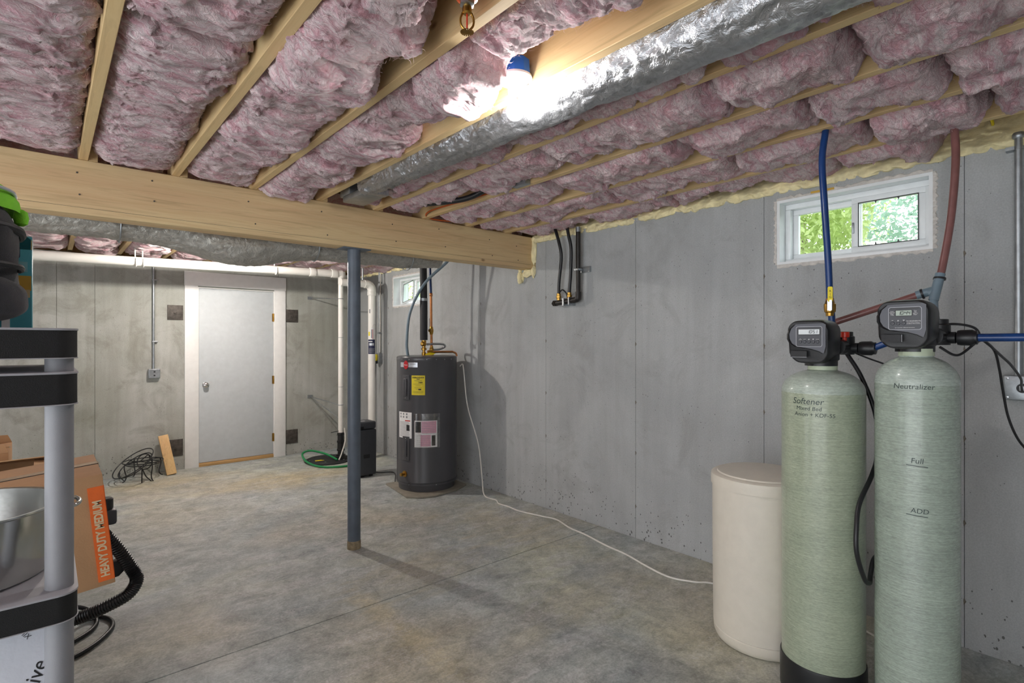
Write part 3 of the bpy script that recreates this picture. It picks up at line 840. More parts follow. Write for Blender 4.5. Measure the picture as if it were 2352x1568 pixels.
# ---- insulation batts
def batt(xl, xr, y0, y1, sag, gap, seed, res, label, ztop=2.54, layer=1.0, puff=1.0, droop=(), gaps=()):
    ys = np.linspace(y0, y1, max(12, int((y1 - y0) / res)))
    m = max(18, int(((xr - xl) + .24) / res))
    th = np.linspace(0, PI, m)
    n = len(ys)
    Yg = np.repeat(ys, m); T = np.tile(th, n)
    P0 = np.stack([np.full(n, seed * 1.37), ys, np.zeros(n)], 1)
    gr = gap * np.clip(.55 + 1.6 * fbm(P0, (1, 2.6, 1), 3, seed), -0.35, 2.2) + .018 * fbm(P0, (1, 14, 1), 4, seed + 77)
    sg = sag * (1 + .9 * fbm(P0 + 7, (1, 2.0, 1), 2, seed + 3))
    for (yc, w, amt) in gaps: gr = gr + amt * np.exp(-((ys - yc) / w) ** 4)
    for (yc, w, amt) in droop: sg = sg + amt * np.exp(-((ys - yc) / w) ** 2)
    e0 = np.clip((ys - y0) / .05, 0, 1) ** .45; e1 = np.clip((y1 - ys) / .05, 0, 1) ** .45
    e = e0 * e1
    xa = xl + np.zeros(n); xb = xr - gr
    xc = (xa + xb) / 2; a = (xb - xa) / 2 * (.93 + .07 * e)
    dep = (ztop - (ZJ - sg)) * (.22 + .78 * e)
    c, s = np.cos(T), np.sin(T)
    X = np.repeat(xc, m) - np.repeat(a, m) * np.sign(c) * np.abs(c) ** .50
    Z = ztop - np.repeat(dep, m) * np.abs(s) ** .42
    V = np.stack([X, Yg, Z], 1)
    # edge fold in slightly at the ends
    fade = np.clip(np.abs(s) * 2.2, 0, 1)
    def normals(V):
        G = V.reshape(n, m, 3)
        du = np.gradient(G, axis=0); dv = np.gradient(G, axis=1)
        N = np.cross(dv, du).reshape(-1, 3); L = np.linalg.norm(N, axis=1)[:, None]; N = N / np.maximum(L, 1e-9)
        mid = N.reshape(n, m, 3)[:, m // 2, 2].mean()
        return -N if mid > 0 else N
    so = np.array([seed * .731, seed * .37, 0])
    Q = V + so
    wx = fbm(Q, (5, 5, 5), 2, seed + 11); 
    Qw = Q + np.stack([wx, fbm(Q, (5, 5, 5), 2, seed + 23), wx], 1) * .09
    d1 = .034 * puff * fbm(Qw, (3.2, 3.6, 3), 2, seed + 31) + .030 * puff * (.30 - np.abs(fbm(Qw, (5, 7, 6), 2, seed + 41)))
    V = V + normals(V) * (d1 * fade)[:, None]
    # overlapping sheets that run across the bay
    q = (Q[:, 1] + .10 * fbm(Qw, (2.2, 5, 3), 2, seed + 51)) * 9.0 + .9 * fbm(Qw, (7, 9, 7), 2, seed + 57)
    f = q - np.floor(q)
    msk = np.clip(.5 + 2.2 * fbm(Qw, (4, 4, 4), 2, seed + 61), 0, 1)
    d2 = .016 * layer * msk * (f ** 2.2 - .35)
    q2 = (Q[:, 1] * .8 + Q[:, 0] * .5) * 26 + 2.6 * fbm(Qw, (6, 9, 8), 3, seed + 71)
    f2 = q2 - np.floor(q2)
    d2 = d2 + .0050 * layer * (1 - .5 * msk) * (f2 ** 1.4 - .4)
    d2 = d2 + .010 * (.25 - np.abs(fbm(Qw, (10, 26, 18), 3, seed + 81))) + .003 * fbm(Qw, (36, 110, 80), 2, seed + 91)
    V = V + normals(V) * (d2 * fade)[:, None]
    V[:, 2] = np.minimum(V[:, 2], ZS - .004)
    fz = ((xr - xl) / 2); o = np_obj('insulation_batt', V, gridF(n, m), 'pink', None, ((xl + xr) / 2, (y0 + y1) / 2, ZJ - .02))
    tag(o, label, 'insulation', 'pink insulation batts')
    if res < .01:                                       # loose strands lifting off the surface
        rs = np.random.RandomState(seed)
        N = normals(V); cand = np.nonzero(np.abs(s) > .35)[0]
        ns = int(420 * (y1 - y0)); idx = rs.choice(cand, ns)
        ax = np.stack([rs.normal(size=ns) * 1.0, rs.normal(size=ns) * .55, rs.normal(size=ns) * .3], 1)
        nn = N[idx]; ax -= nn * (ax * nn).sum(1)[:, None]; ax /= np.linalg.norm(ax, axis=1)[:, None] + 1e-9
        cv = np.cross(nn, ax) * rs.normal(size=ns)[:, None] * .5
        Ls = rs.uniform(.015, .055, ns)[:, None]; lift = rs.uniform(.001, .009, ns)[:, None]; wd = rs.uniform(.0003, .0007, ns)[:, None]
        side = np.cross(ax, nn) * wd
        rows = []
        for f_ in np.linspace(0, 1, 6):
            c_ = V[idx] + ax * Ls * (f_ - .5) + cv * Ls * (f_ - .5) ** 2 * 2 + nn * (.0012 + lift * (1 - (2 * f_ - 1) ** 2) + lift * .5 * f_)
            k_ = 1 - .8 * abs(2 * f_ - 1)
            rows += [c_ - side * k_, c_ + side * k_]
        FV = np.stack(rows, 1).reshape(-1, 3)
        q_ = (np.arange(ns) * 12)[:, None, None] + np.array([[2 * j, 2 * j + 1, 2 * j + 3, 2 * j + 2] for j in range(5)])[None]
        fo = np_obj('loose_fibres', FV, q_.reshape(-1, 4), 'strand', o, tuple(ORG[o]))
        fo['kind'] = 'stuff'
    return o
def bay(k): return JX(k) + HJ, JX(k + 1) - HJ
FINE = .0075
LB = {-1: 'flat pink fibreglass batt beside the joist over the shelving', 0: 'flat streaky pink batt between the first two joists over the beam', 1: 'torn drooping pink batt beside the sprinkler head',
      2: 'puffy pink batt in the bay of the bare bulb', 3: 'narrow pink batt squeezed beside the foil duct', 4: 'pink batt in the first full bay beyond the foil duct',
      5: 'pink batt in the second full bay beyond the foil duct', 6: 'pink batt in the bay the blue pipe rises into', 7: 'narrow pink batt along the top of the windowed wall'}
spec = {
 -1: [(.9, 2.02, .004, .01, [], []), (2.025, 3.50, .002, .01, [], [])],
 0: [(.7, 1.88, .016, .03, [], []), (1.885, 3.50, .002, .02, [], [])],
 1: [(.45, 1.36, .035, .05, [(1.15, .25, .02)], [(1.05, .38, .12)]), (1.365, 1.98, .030, .03, [(1.85, .15, .045)], [(1.5, .2, .05)]), (1.985, 2.72, .014, .02, [(2.6, .15, .02)], []), (2.725, 3.50, .010, .02, [], [])],
 2: [(.25, 1.39, .0, .05, [], [(.9, .75, .11)]), (1.395, 1.74, .030, .01, [(1.56, .2, .03)], [(1.42, .16, .12)]), (1.745, 2.70, .016, .04, [], [(1.95, .2, .06)]), (2.705, 3.54, .025, .05, [], [])],
 3: [(.1, .92, .016, .03, [], []), (.925, 1.95, .016, .04, [], []), (1.955, 3.40, .012, .05, [], [])],
 4: [(-.1, .58, .030, .05, [], []), (.585, 1.02, .034, .06, [], []), (1.025, 1.9, .026, .05, [(1.3, .2, .012)], []), (1.905, 2.62, .020, .05, [], []), (2.625, 3.42, .010, .06, [], [(3.1, .45, .09)])],
 5: [(-.2, .42, .028, .06, [], []), (.425, .86, .034, .08, [], []), (.865, 1.42, .026, .06, [], []), (1.425, 2.3, .020, .06, [], []), (2.305, 3.44, .014, .05, [], [(3.3, .3, .05)])],
 6: [(-.2, .36, .030, .05, [], []), (.365, .76, .038, .03, [(.5, .2, .02)], []), (.765, 1.36, .020, .06, [], [(1.0, .2, .04)]), (1.365, 2.2, .016, .05, [], []), (2.205, 2.96, .012, .05, [], [(2.5, .2, .05)]), (2.965, 3.50, .006, .05, [], [])],
 7: [(.60, 1.02, .035, .08, [], []), (1.025, 2.0, .006, .10, [], []), (2.005, 2.76, .004, .10, [], []), (2.765, 3.52, .002, .10, [], [])],
}
ORD = ['closest to the beam', 'second from the beam', 'third from the beam', 'fourth from the beam', 'fifth from the beam', 'sixth from the beam']
sd = 1
for k, lst in spec.items():
    xl, xr = bay(k)
    if k == 3: xl = 1.575
    if k == 7: xr = 3.36
    for bi, (y0, y1, sag, gap, dr, gp) in enumerate(lst):
        sd += 1
        if k == 3: xl = (1.64, 1.622, 1.575)[bi]
        batt(xl, xr, y0, y1, sag, gap, sd, FINE, LB[k] + ', ' + ORD[len(lst) - 1 - bi], 2.54, 1.15 if k < 1 else .9, .6 if k < 1 else 1.0, dr, gp)
for k in range(-5, 7):                                 # coarser batts over and behind the camera
    xl, xr = bay(k)
    if k == 3: continue
    yv = spec[k][0][0] if k in spec else 3.5
    sd += 1
    batt(xl, xr, YF, yv - .005, .02, .04, sd, .022, 'pink batt farthest from the beam, %s bay from the windowed wall' % NTH[8 - k])
for k in range(-5, 8):                                 # past the beam
    xl, xr = bay(k); xl += 2 * HJ; xr += 2 * HJ
    if k == 7: xr = 3.38
    vis = -2 <= k
    for bi, (y0, y1) in enumerate(((3.70, 5.395), (5.40, 7.0))):
        sd += 1
        batt(xl, xr, y0, y1, .025, .05, sd, .014 if vis else .03, 'pink batt ' + ('just past the beam' if bi == 0 else 'against the door wall') + ', %s bay from the windowed wall' % NTH[8 - k])

# ---- foil-wrapped duct beside the bulb joist
def duct(name, path, rf, mat, parent, seed, amp, flat=1.0, seg=64, ny=420):
    """tube with radial creases; path and rf are functions of t"""
    t = np.linspace(0, 1, ny); C = np.array([path(q) for q in t]); Rr = np.array([rf(q) for q in t])
    D = np.gradient(C, axis=0); D /= np.linalg.norm(D, axis=1)[:, None]
    U = np.cross(D, np.array([0, 0, 1.0])); U /= np.linalg.norm(U, axis=1)[:, None]; W = np.cross(U, D)
    a = np.linspace(0, 2 * PI, seg + 1)
    Lr = np.concatenate([[0], np.cumsum(np.linalg.norm(np.diff(C, axis=0), axis=1))])
    S = np.repeat(Lr, seg + 1); A = np.tile(a, ny)
    Q = np.stack([S, np.cos(A) * .8, np.sin(A) * .8], 1)
    w = fbm(Q, (3, 2, 2), 2, seed)
    cr = np.abs(fbm(Q + np.stack([w * .05, w * 0, w * 0], 1), (34, 2.2, 2.2), 3, seed + 3))
    big = fbm(Q, (5, 3, 3), 3, seed + 7)
    msk = np.clip(.45 + 1.6 * fbm(Q, (2.0, 1.2, 1.2), 2, seed + 9), .1, 1)
    fac = np.abs(fbm(Q, (13, 7, 7), 2, seed + 13))
    rr = np.repeat(Rr, seg + 1) * 1.0 + amp * (.55 * big - 1.0 * msk * (.3 - cr) * .9 - .5 * fac)
    V = np.repeat(C, seg + 1, 0) + np.repeat(U, seg + 1, 0) * (rr * np.cos(A))[:, None] + np.repeat(W, seg + 1, 0) * (rr * np.sin(A) * flat)[:, None]
    return np_obj(name, V, gridF(ny, seg + 1), mat, parent, tuple(ORG[parent]))
fd = thing('foil_duct', 'shiny foil-wrapped round duct hung along the bulb joist', 'duct', (1.48, 1.2, 2.28))
rfun = lambda t: .128 - .052 * max(0, (t - .30) / .70)
duct('jacket', lambda t: (1.385 + rfun(t) * .92, -2.0 + 5.0 * t, 2.395), rfun, 'foil', fd, 21, .017)
B().box(1.43, 1.575, 2.98, 3.30, 2.335, 2.372).box(1.43, 1.575, 3.20, 3.34, 2.372, 2.5).obj('duct_boot', 'galv', fd, bevel=.006)
B().box(1.40, 1.56, 2.93, 2.985, 2.325, 2.40).obj('collar', 'foil', fd, bevel=.004)
fx = thing('flex_duct', 'dull silver flexible duct slung behind the beam', 'duct', (1.0, 3.87, 2.0))
def fpath(t):
    x = -2.4 + 4.90 * t
    sagz = -.060 * math.exp(-((x - .95) / .30) ** 2)
    return (x, 3.835, 2.135 + sagz)
duct('jacket', fpath, lambda t: (.108 + .034 * math.exp(-((-2.4 + 4.9 * t - .98) / .3) ** 2)) * (1 - .35 * max(0, (t - .93) / .07)), 'foil_dull', fx, 33, .014, .92)
B().lathe([(.07, 0), (.07, .012), (0, .012)], (2.49, 3.835, 2.135), 28, (1, 0, 0)).obj('end_cap', 'foil_dull', fx)
for x in (.32, 1.45, 2.2):
    B().ring((x, 3.835, 2.135), (1, 0, 0), .112, .004).obj('strap', 'galv', fx)

# ================================================================== LAMPS
def lamp(x, y, ztop, label, mat):
    t = thing('bulb_lampholder', label, 'lamp', (x, y, ztop - .2))
    # blue faceted junction box
    prof = [(math.cos(a) * .058, math.sin(a) * .058) for a in [2 * PI * k / 10 + .2 for k in range(10)]]
    b = B(); b.loft([[(x + px * s, y + py * s, z) for px, py in prof] for s, z in ((.93, ztop + .055), (1.0, ztop - .002))])
    b.obj('junction_box', 'blue_box', t, bevel=.002, smooth=False)
    hb = B().lathe([(0, .004), (.062, .004), (.064, -.004), (.060, -.012), (.034, -.024), (.026, -.034), (.024, -.058), (.021, -.062), (0, -.062)], (x, y, ztop - .006), 40).obj('porcelain_holder', 'porcelain', t)
    for s in (-1, 1):
        B().lathe([(.005, .002), (.005, -.003), (0, -.004)], (x + s * .036, y + s * -.028, ztop - .026), 10).obj('screw', 'steel', hb)
    B().lathe([(.0135, 0), (.0135, -.022), (.016, -.026), (.022, -.036), (.026, -.046)], (x, y, ztop - .064), 28).obj('bulb_collar', 'porcelain', t)
    zc = ztop - .128
    pr = []
    for k in range(15):
        a = R(52 - (52 + 90) * k / 14)
        pr.append((max(.0315 * math.cos(a), 0.0), .0315 * math.sin(a)))
    B().lathe(pr, (x, y, zc), 36).obj('bulb', mat, t)
    return t
lamp(1.293, 1.476, 2.415, 'lit bare bulb in white porcelain holder on blue box', 'bulb')
lamp(1.22, 5.70, 2.42, 'lit bare bulb hidden behind the flexible duct', 'bulb2')

# ---- fire sprinkler
t = thing('fire_sprinkler', 'brass pendent sprinkler head with orange fitting', 'sprinkler', (.862, 1.17, 2.29))
sx, sy = .865, 1.185
B().lathe([(.026, .40), (.026, .33), (.030, .325), (.030, .300), (.020, .296)], (sx, sy, 2.08), 20).obj('orange_fitting', 'orange', t)
B().lathe([(.019, .30), (.021, .296), (.021, .283), (.014, .279)], (sx, sy, 2.08), 6).obj('ferrule', 'steel', t)
B().lathe([(.011, .281), (.013, .276), (.013, .262), (.009, .258)], (sx, sy, 2.08), 12).obj('frame_body', 'brass', t)
for s in (-1, 1):
    B().curve([(sx + s * .010, sy - s * .006, 2.342), (sx + s * .0155, sy - s * .009, 2.325), (sx + s * .0135, sy - s * .008, 2.307), (sx + s * .004, sy - s * .002, 2.293)], .0032, 8).obj('frame_arm', 'brass', t)
B().cyl((sx, sy, 2.338), (sx, sy, 2.300), .0022, 8).obj('glass_bulb', 'red', t)
b = B()
b.lathe([(.006, .0), (.006, -.0015), (0, -.0015)], (sx, sy, 2.291), 16)
for k in range(18):
    a = 2 * PI * k / 18
    u = Vector((math.cos(a), math.sin(a), 0)); w = Vector((-math.sin(a), math.cos(a), 0))
    b.prism([(.005, -.0012), (.0185, -.002), (.0185, .002), (.005, .0012)], (sx, sy, 2.2905), u, w, (0, 0, -.0012))
b.obj('deflector', 'brass', t)

# ================================================================== STEEL COLUMN
px_, py_ = 1.637, 3.585
t = thing('steel_column', 'round blue-grey painted steel column under the beam', 'column', (px_, py_, 0))
B().cyl((px_, py_, 0.0), (px_, py_, 2.092), .0445, 36).obj('shaft', 'post', t)
B().box(px_ - .10, px_ + .10, py_ - .062, py_ + .062, 2.092, 2.0995).obj('cap_plate', 'post', t, bevel=.001)
cr = B().lathe([(.047, 0), (.0465, .03), (.0462, .05), (.0447, .058)], (px_, py_, 0), 36)
cr.obj('cement_crust', 'crust', t)

# ================================================================== WATER HEATER
hx, hy, hr = 2.885, 4.632, .298
t = thing('water_heater', 'tall dark grey electric water heater with yellow guide label', 'water heater', (hx, hy, 0))
B().lathe([(0, .02), (hr * .93, .02), (hr * .94, .075), (hr, .08), (hr, .098), (hr * .995, .102), (hr * .995, 1.262), (hr, 1.266), (hr, 1.292), (hr * .985, 1.303), (hr * .90, 1.311), (0, 1.316)], (hx, hy, 0), 96).obj('tank_jacket', 'heater', t)
B().lathe([(hr * 1.003, .0), (hr * 1.003, .012), (hr * .99, .014)], (hx, hy, .094), 96).obj('lower_band', 'heater_d', t)
th = lambda u: math.atan2(0 - hy, 0 - hx) + u          # angle of the face turned to the room, u to the right
# removable access covers with raised handles
for z0, z1 in ((.895, 1.130), (.315, .545)):
    c0 = cpatch(hx, hy, hr, th(-.86), th(-.58), z0, z1, 8, .006).obj('access_cover', 'heater', t, bevel=.002)
    cpatch(hx, hy, hr + .005, th(-.80), th(-.67), z0 + .035, z1 - .035, 6, .012).obj('cover_rib', 'heater', c0, bevel=.005)
    for zz in (z0 + .018, z1 - .018):
        a = th(-.72)
        B().lathe([(.005, 0), (.005, .003), (0, .004)], (hx + (hr + .006) * math.cos(a), hy + (hr + .006) * math.sin(a), zz), 10, (math.cos(a), math.sin(a), 0)).obj('screw', 'steel', c0)
for k in range(7):
    a = th(-.9 + .3 * k)
    B().lathe([(.005, 0), (.004, .003), (0, .004)], (hx + hr * math.cos(a), hy + hr * math.sin(a), 1.279), 10, (math.cos(a), math.sin(a), 0)).obj('rivet', 'steel', t)
    if k in (1, 4): B().lathe([(.005, 0), (.004, .003), (0, .004)], (hx + hr * math.cos(a), hy + hr * math.sin(a), .088), 10, (math.cos(a), math.sin(a), 0)).obj('rivet', 'steel', t)
U0 = (math.sin(-math.atan2(-hy, -hx)), 0, 0)
def cyl_text(parent, body, mat, u, z, size, cx=hx, cy=hy, r=hr, **kw):
    a = th(u)
    return text('lettering', body, mat, parent, (cx + r * math.cos(a), cy + r * math.sin(a), z), (1, 0, 0), (0, 0, 1), size, cyl=(cx, cy, r), **kw)
# makers badge
lb = cpatch(hx, hy, hr, th(-.99), th(-.30), 1.205, 1.250, 12, .0012).obj('brand_strip', 'silver', t)
a0 = th(-.72); w_ = Vector((-math.sin(a0), math.cos(a0), 0)); nv = Vector((math.cos(a0), math.sin(a0), 0))
B().prism([(.028 * math.cos(2 * PI * k / 28), .041 * math.sin(2 * PI * k / 28)) for k in range(28)], Vector((hx, hy, 1.226)) + nv * (hr + .001), w_, (0, 0, 1), nv * .003).obj('badge', 'logo_red', lb)
text('lettering', 'Rheem', 'white_ink', lb, Vector((hx, hy, 1.226)) + nv * (hr + .0045), w_, (0, 0, 1), .017, shear=.2)
cpatch(hx, hy, hr + .0013, th(-.56), th(-.36), 1.233, 1.239, 6, .0004).obj('print_line', 'ink_grey', lb)
# energy label
eg = cpatch(hx, hy, hr, th(-.50), th(-.06), .942, 1.128, 10, .001).obj('energy_label', 'yellow', t)
cyl_text(eg, 'ENERGYGUIDE', 'ink', -.28, 1.108, .0195, r=hr + .0015, bold=.0006, xs=.88)
for zz, ww, hh in ((1.094, .03, .006), (1.078, .075, .003), (1.046, .10, .002), (1.03, .05, .002), (1.012, .07, .002), (.998, .05, .002), (.978, .10, .0015), (.970, .105, .0015), (.962, .09, .0015)):
    cpatch(hx, hy, hr + .0012, th(-.28 - ww / 2 / hr), th(-.28 + ww / 2 / hr), zz - hh / 2, zz + hh / 2, 6, .0004).obj('print_line', 'ink', eg)
cyl_text(eg, '5489', 'ink', -.20, 1.060, .019, r=hr + .0015, bold=.0005)
cpatch(hx, hy, hr + .0012, th(-.27), th(-.18), .990, 1.002, 4, .0004).obj('print_block', 'ink', eg)
# white instruction label
wl = cpatch(hx, hy, hr, th(-1.08), th(-.50), .528, .775, 10, .001).obj('instruction_label', 'paper', t)
rnd = random.Random(3)
for k in range(13):
    z = .54 + k * .0115
    cpatch(hx, hy, hr + .0012, th(-1.03), th(-.56 - .06 * rnd.random()), z, z + .004, 6, .0004).obj('print_line', 'ink_grey', wl)
cpatch(hx, hy, hr + .0012, th(-.76), th(-.55), .690, .699, 5, .0004).obj('print_block', 'red', wl)
for q in range(6):
    uu = -1.0 + .14 * (q % 3); zz = .72 + .028 * (q // 3)
    cpatch(hx, hy, hr + .0012, th(uu), th(uu + .06), zz, zz + .018, 3, .0004).obj('print_mark', 'ink_grey', wl)
cpatch(hx, hy, hr + .0012, th(-.70), th(-.58), .600, .655, 4, .0004).obj('print_mark', 'ink', wl)
# document pouch with pink and white sheets
dp = cpatch(hx, hy, hr, th(-.42), th(.42), .440, .765, 12, .003).obj('document_pouch', 'film', t)
ps = cpatch(hx, hy, hr, th(-.40), th(.33), .448, .700, 12, .0012).obj('document', 'paper', dp)
cpatch(hx, hy, hr + .0013, th(-.17), th(.30), .582, .694, 8, .0004).obj('pink_block', 'paper_pink', ps)
cpatch(hx, hy, hr + .0013, th(-.20), th(.12), .456, .566, 8, .0004).obj('pink_block', 'paper_pink', ps)
cpatch(hx, hy, hr + .0013, th(-.37), th(-.185), .588, .690, 5, .0004).obj('dark_block', 'ink', ps)
cpatch(hx, hy, hr + .0013, th(.15), th(.27), .462, .560, 4, .0004).obj('dark_block', 'ink', ps)
for k in range(14):
    z = .462 + .0165 * k
    cpatch(hx, hy, hr + .0018, th(-.34 if k < 7 else -.15), th(.10 if k < 7 else .26), z, z + .0022, 6, .0003).obj('print_line', 'ink_grey', ps)
# drain valve
a = th(-.78)
v0 = Vector((hx + hr * math.cos(a), hy + hr * math.sin(a), .185)); dv = Vector((math.cos(a), math.sin(a), 0))
dvv = B().lathe([(.030, 0), (.030, .004), (.012, .006), (.012, .030), (.016, .032), (.016, .050), (.010, .052)], v0, 20, dv).obj('drain_valve', 'brass', t)
# fittings on top
zt = 1.312
B().lathe([(.022, 0), (.022, .03), (.014, .034), (.014, .05), (.026, .054), (.026, .072), (.016, .078), (.016, .125), (.024, .13), (.024, .15)], (hx - .06, hy - .04, zt), 20).obj('hot_outlet', 'brass', t)
B().lathe([(.028, 0), (.028, .012), (.020, .018), (.024, .03), (.012, .04)], (hx - .06, hy - .04, zt + .115), 16, (-.8, -.5, 0)).obj('mixing_valve', 'brass', t)
B().lathe([(.022, 0), (.022, .07), (.016, .075), (.016, .09)], (hx + .06, hy + .01, zt), 20).obj('cold_inlet', 'brass', t)
B().cyl((hx - .02, hy - .10, zt + .035), (hx + .20, hy - .16, zt + .035), .011, 14).curve([(hx + .20, hy - .16, zt + .035), (hx + .235, hy - .165, zt + .02), (hx + .245, hy - .17, zt - .01)], .010, 12).obj('relief_pipe', 'copper', t)
B().lathe([(.018, -.02), (.018, .03), (.012, .034)], (hx - .03, hy - .098, zt + .035), 14, (1, -.2, 0)).obj('relief_valve', 'brass', t)
B().prism([(0, 0), (.07, .01), (.10, .05), (.04, .07), (.0, .03)], (hx - .10, hy - .13, zt + .004), (1, -.3, 0), (.2, .3, .35), (0, 0, .002)).obj('yellow_tag', 'yellow', t)
B().curve([(hx - .03, hy - .04, zt + .11), (hx + .05, hy - .07, zt + .115), (hx + .16, hy - .05, zt + .11), (hx + .22, hy + .01, zt + .085), (hx + .17, hy + .03, zt + .06), (hx + .08, hy + .012, zt + .055)], .011, 14).obj('braided_connector', 'steel', t)
B().curve([(hx - .02, hy - .2, zt - .008), (hx + .05, hy - .22, zt - .006), (hx + .12, hy - .19, zt - .006)], .004, 8).obj('white_wire', 'white_cord', t)
# pad under the heater
b = B(); b.prism([(2.52, 4.40), (2.62, 4.30), (2.74, 4.255), (3.02, 4.30), (3.20, 4.40), (3.22, 4.90), (2.60, 4.95)], (0, 0, .0005), (1, 0, 0), (0, 1, 0), (0, 0, .018))
tag(b.obj('floor_sheet', 'pad', bevel=.004), 'creased grey protective sheet under the water heater', 'sheet')

# pipes that rise from the heater
p = thing('insulated_pipe', 'black foam-insulated pipe rising from the water heater', 'pipe', (hx - .06, hy - .04, zt + .15))
B().cyl((hx - .06, hy - .04, zt + .152), (hx - .065, hy - .045, 1.86), .037, 24).obj('foam_sleeve', 'black_m', p)
B().cyl((hx - .065, hy - .045, 1.866), (hx - .085, hy - .06, 2.60), .035, 24).obj('foam_sleeve', 'black_m', p)
B().cyl((hx - .065, hy - .045, 1.85), (hx - .065, hy - .045, 1.876), .0385, 24).obj('clamp', 'galv', p)
p = thing('copper_riser', 'copper pipe with lever valve turning to blue above the heater', 'pipe', (hx + .06, hy + .01, zt + .09))
B().cyl((hx + .06, hy + .01, zt + .09), (hx + .052, hy + .008, 1.93), .0125, 16).obj('copper_pipe', 'copper', p)
B().lathe([(.015, 0), (.018, .01), (.022, .03), (.022, .05), (.018, .07), (.015, .08)], (hx + .058, hy + .01, 1.52), 18).obj('valve_body', 'brass', p)
B().lathe([(.012, 0), (.012, .03), (.016, .035), (.016, .05)], (hx + .058, hy + .01, 1.56), 14, (-.75, -.6, 0)).obj('valve_stem', 'brass', p)
B().curve([(hx + .02, hy - .02, 1.575), (hx + .01, hy - .03, 1.60), (hx + .008, hy - .032, 1.68)], .004, 8).obj('lever', 'steel', p)
B().lathe([(.0135, 0), (.016, .004), (.016, .03), (.0135, .034)], (hx + .053, hy + .008, 1.905), 16).obj('coupling', 'copper', p)
B().curve([(hx + .052, hy + .008, 1.935), (hx + .035, hy + .0, 2.2), (hx + .015, hy - .01, 2.60)], .0125, 14).obj('blue_pipe', 'blue_pex', p)
tag(B().curve([(hx - .185, hy + .05, zt - .02), (hx - .20, hy + .05, 1.45), (hx - .17, hy + .03, 1.75), (hx - .09, hy - .11, 2.02), (hx + .06, hy - .30, 2.24), (hx + .10, hy - .40, 2.42), (hx + .10, hy - .42, 2.60)], .014, 14, 10).obj('grey_pipe', 'grey_pex'), 'slim blue-grey pipe curving up from the water heater', 'pipe')

# ================================================================== DEHUMIDIFIER
x0, x1, y0, y1 = 2.505, 2.702, 5.355, 5.56
t = thing('dehumidifier', 'dark grey boxy dehumidifier behind the steel column', 'dehumidifier', ((x0 + x1) / 2, (y0 + y1) / 2, 0))
B().box(x0, x1, y0, y1, .022, .508).obj('body', 'dehum', t, bevel=.014, seg=3)
B().box(x0 + .002, x1 - .002, y0 + .001, y1 - .001, .512, .592).obj('top_cover', 'dehum', t, bevel=.018, seg=4)
B().box(x1 - .19, x1 - .145, y0 - .003, y0 + .004, .516, .545).obj('handle_recess', 'black', t, bevel=.003)
B().box(x1 - .15, x1 - .08, y0 - .0015, y0 + .002, .205, .245).obj('vent_mark', 'black_m', t)
B().box(x0 + .03, x1 - .10, y0 + .06, y0 + .10, .5915, .594).obj('control_strip', 'silver', t)
for xx in (x0 + .03, x1 - .06):
    for yy in (y0 + .03, y1 - .06):
        B().box(xx, xx + .03, yy, yy + .03, 0, .024).obj('foot', 'black', t)
tag(B().curve([(x1 - .01, y1 - .02, .05), (x1 + .06, y1 - .1, .008), (x1 + .2, y1 - .22, .006), (2.72, 4.98, .006)], .005, 8).obj('power_cord', 'black'), 'black cord lying between dehumidifier and water heater', 'cord')

# ================================================================== SUMP AND DRAIN PIPES
sx, sy = 2.60, 6.42
t = thing('sump_pit', 'round black sump lid with yellow warning sticker', 'sump', (sx, sy, 0))
B().lathe([(.27, 0), (.27, .012), (.25, .018), (.245, .026), (.10, .032), (0, .032)], (sx, sy, 0), 56).obj('lid', 'sump', t)
B().prism(rrect(.10, .045, .004), (sx - .13, sy - .06, .0295), (1, -.15, 0), (.15, 1, 0), (0, 0, .002)).obj('warning_sticker', 'yellow', t)
for k in range(6):
    a = 2 * PI * k / 6
    B().lathe([(.010, 0), (.010, .008), (0, .009)], (sx + .225 * math.cos(a), sy + .225 * math.sin(a), .026), 6).obj('lid_bolt', 'steel', t)
vx, vy = 2.715, 6.32
B().lathe([(.075, 0), (.075, .03), (.055, .035), (.055, .05)], (vx, vy, .028), 24).obj('seal_ring', 'black', t)
t = thing('discharge_pipe', 'narrow white sump discharge pipe clamped to the back wall', 'pipe', (vx, vy, .078))
B().lathe([(.036, 0), (.036, .06), (.046, .065), (.046, .085), (.040, .09), (.040, .16), (.046, .165), (.046, .185), (.038, .19), (.038, .25), (.043, .255), (.043, .28), (.032, .285)], (vx, vy, .06), 24).obj('check_valve', 'black', t)
B().cyl((vx, vy, .34), (vx, vy, 2.21), .030, 24).obj('riser', 'pvc', t)
for z in (.90, 1.50): B().ring((vx, vy, z), (0, 0, 1), .0305, .0025).obj('band_clamp', 'galv', t)
for z in (.68, 1.97):
    B().ring((vx, vy, z), (0, 0, 1), .032, .004).obj('band_clamp', 'galv', t)
    B().cyl((vx - .02, vy + .02, z), (2.62, WY - .012, z + .05), .006, 8).cyl((vx - .02, vy + .02, z - .16 if z < 1 else z), (2.62, WY - .012, z + .05), .005, 8).obj('strut', 'galv', t)
    B().box(2.59, 2.65, WY - .012, WY - .001, z + .03, z + .07).obj('wall_bracket', 'galv', t)
B().cyl((vx - .13, vy - .02, .358), (vx + .02, vy, .366), .004, 8).obj('tie_wire', 'black', t)
tag(B().curve([(vx + .035, vy - .03, .40), (vx + .03, vy - .06, .25), (vx - .03, vy - .09, .10), (vx - .07, vy - .11, .037)], .008, 10).obj('power_cord', 'white_cord'), 'pale cable running down beside the sump discharge pipe', 'cord')
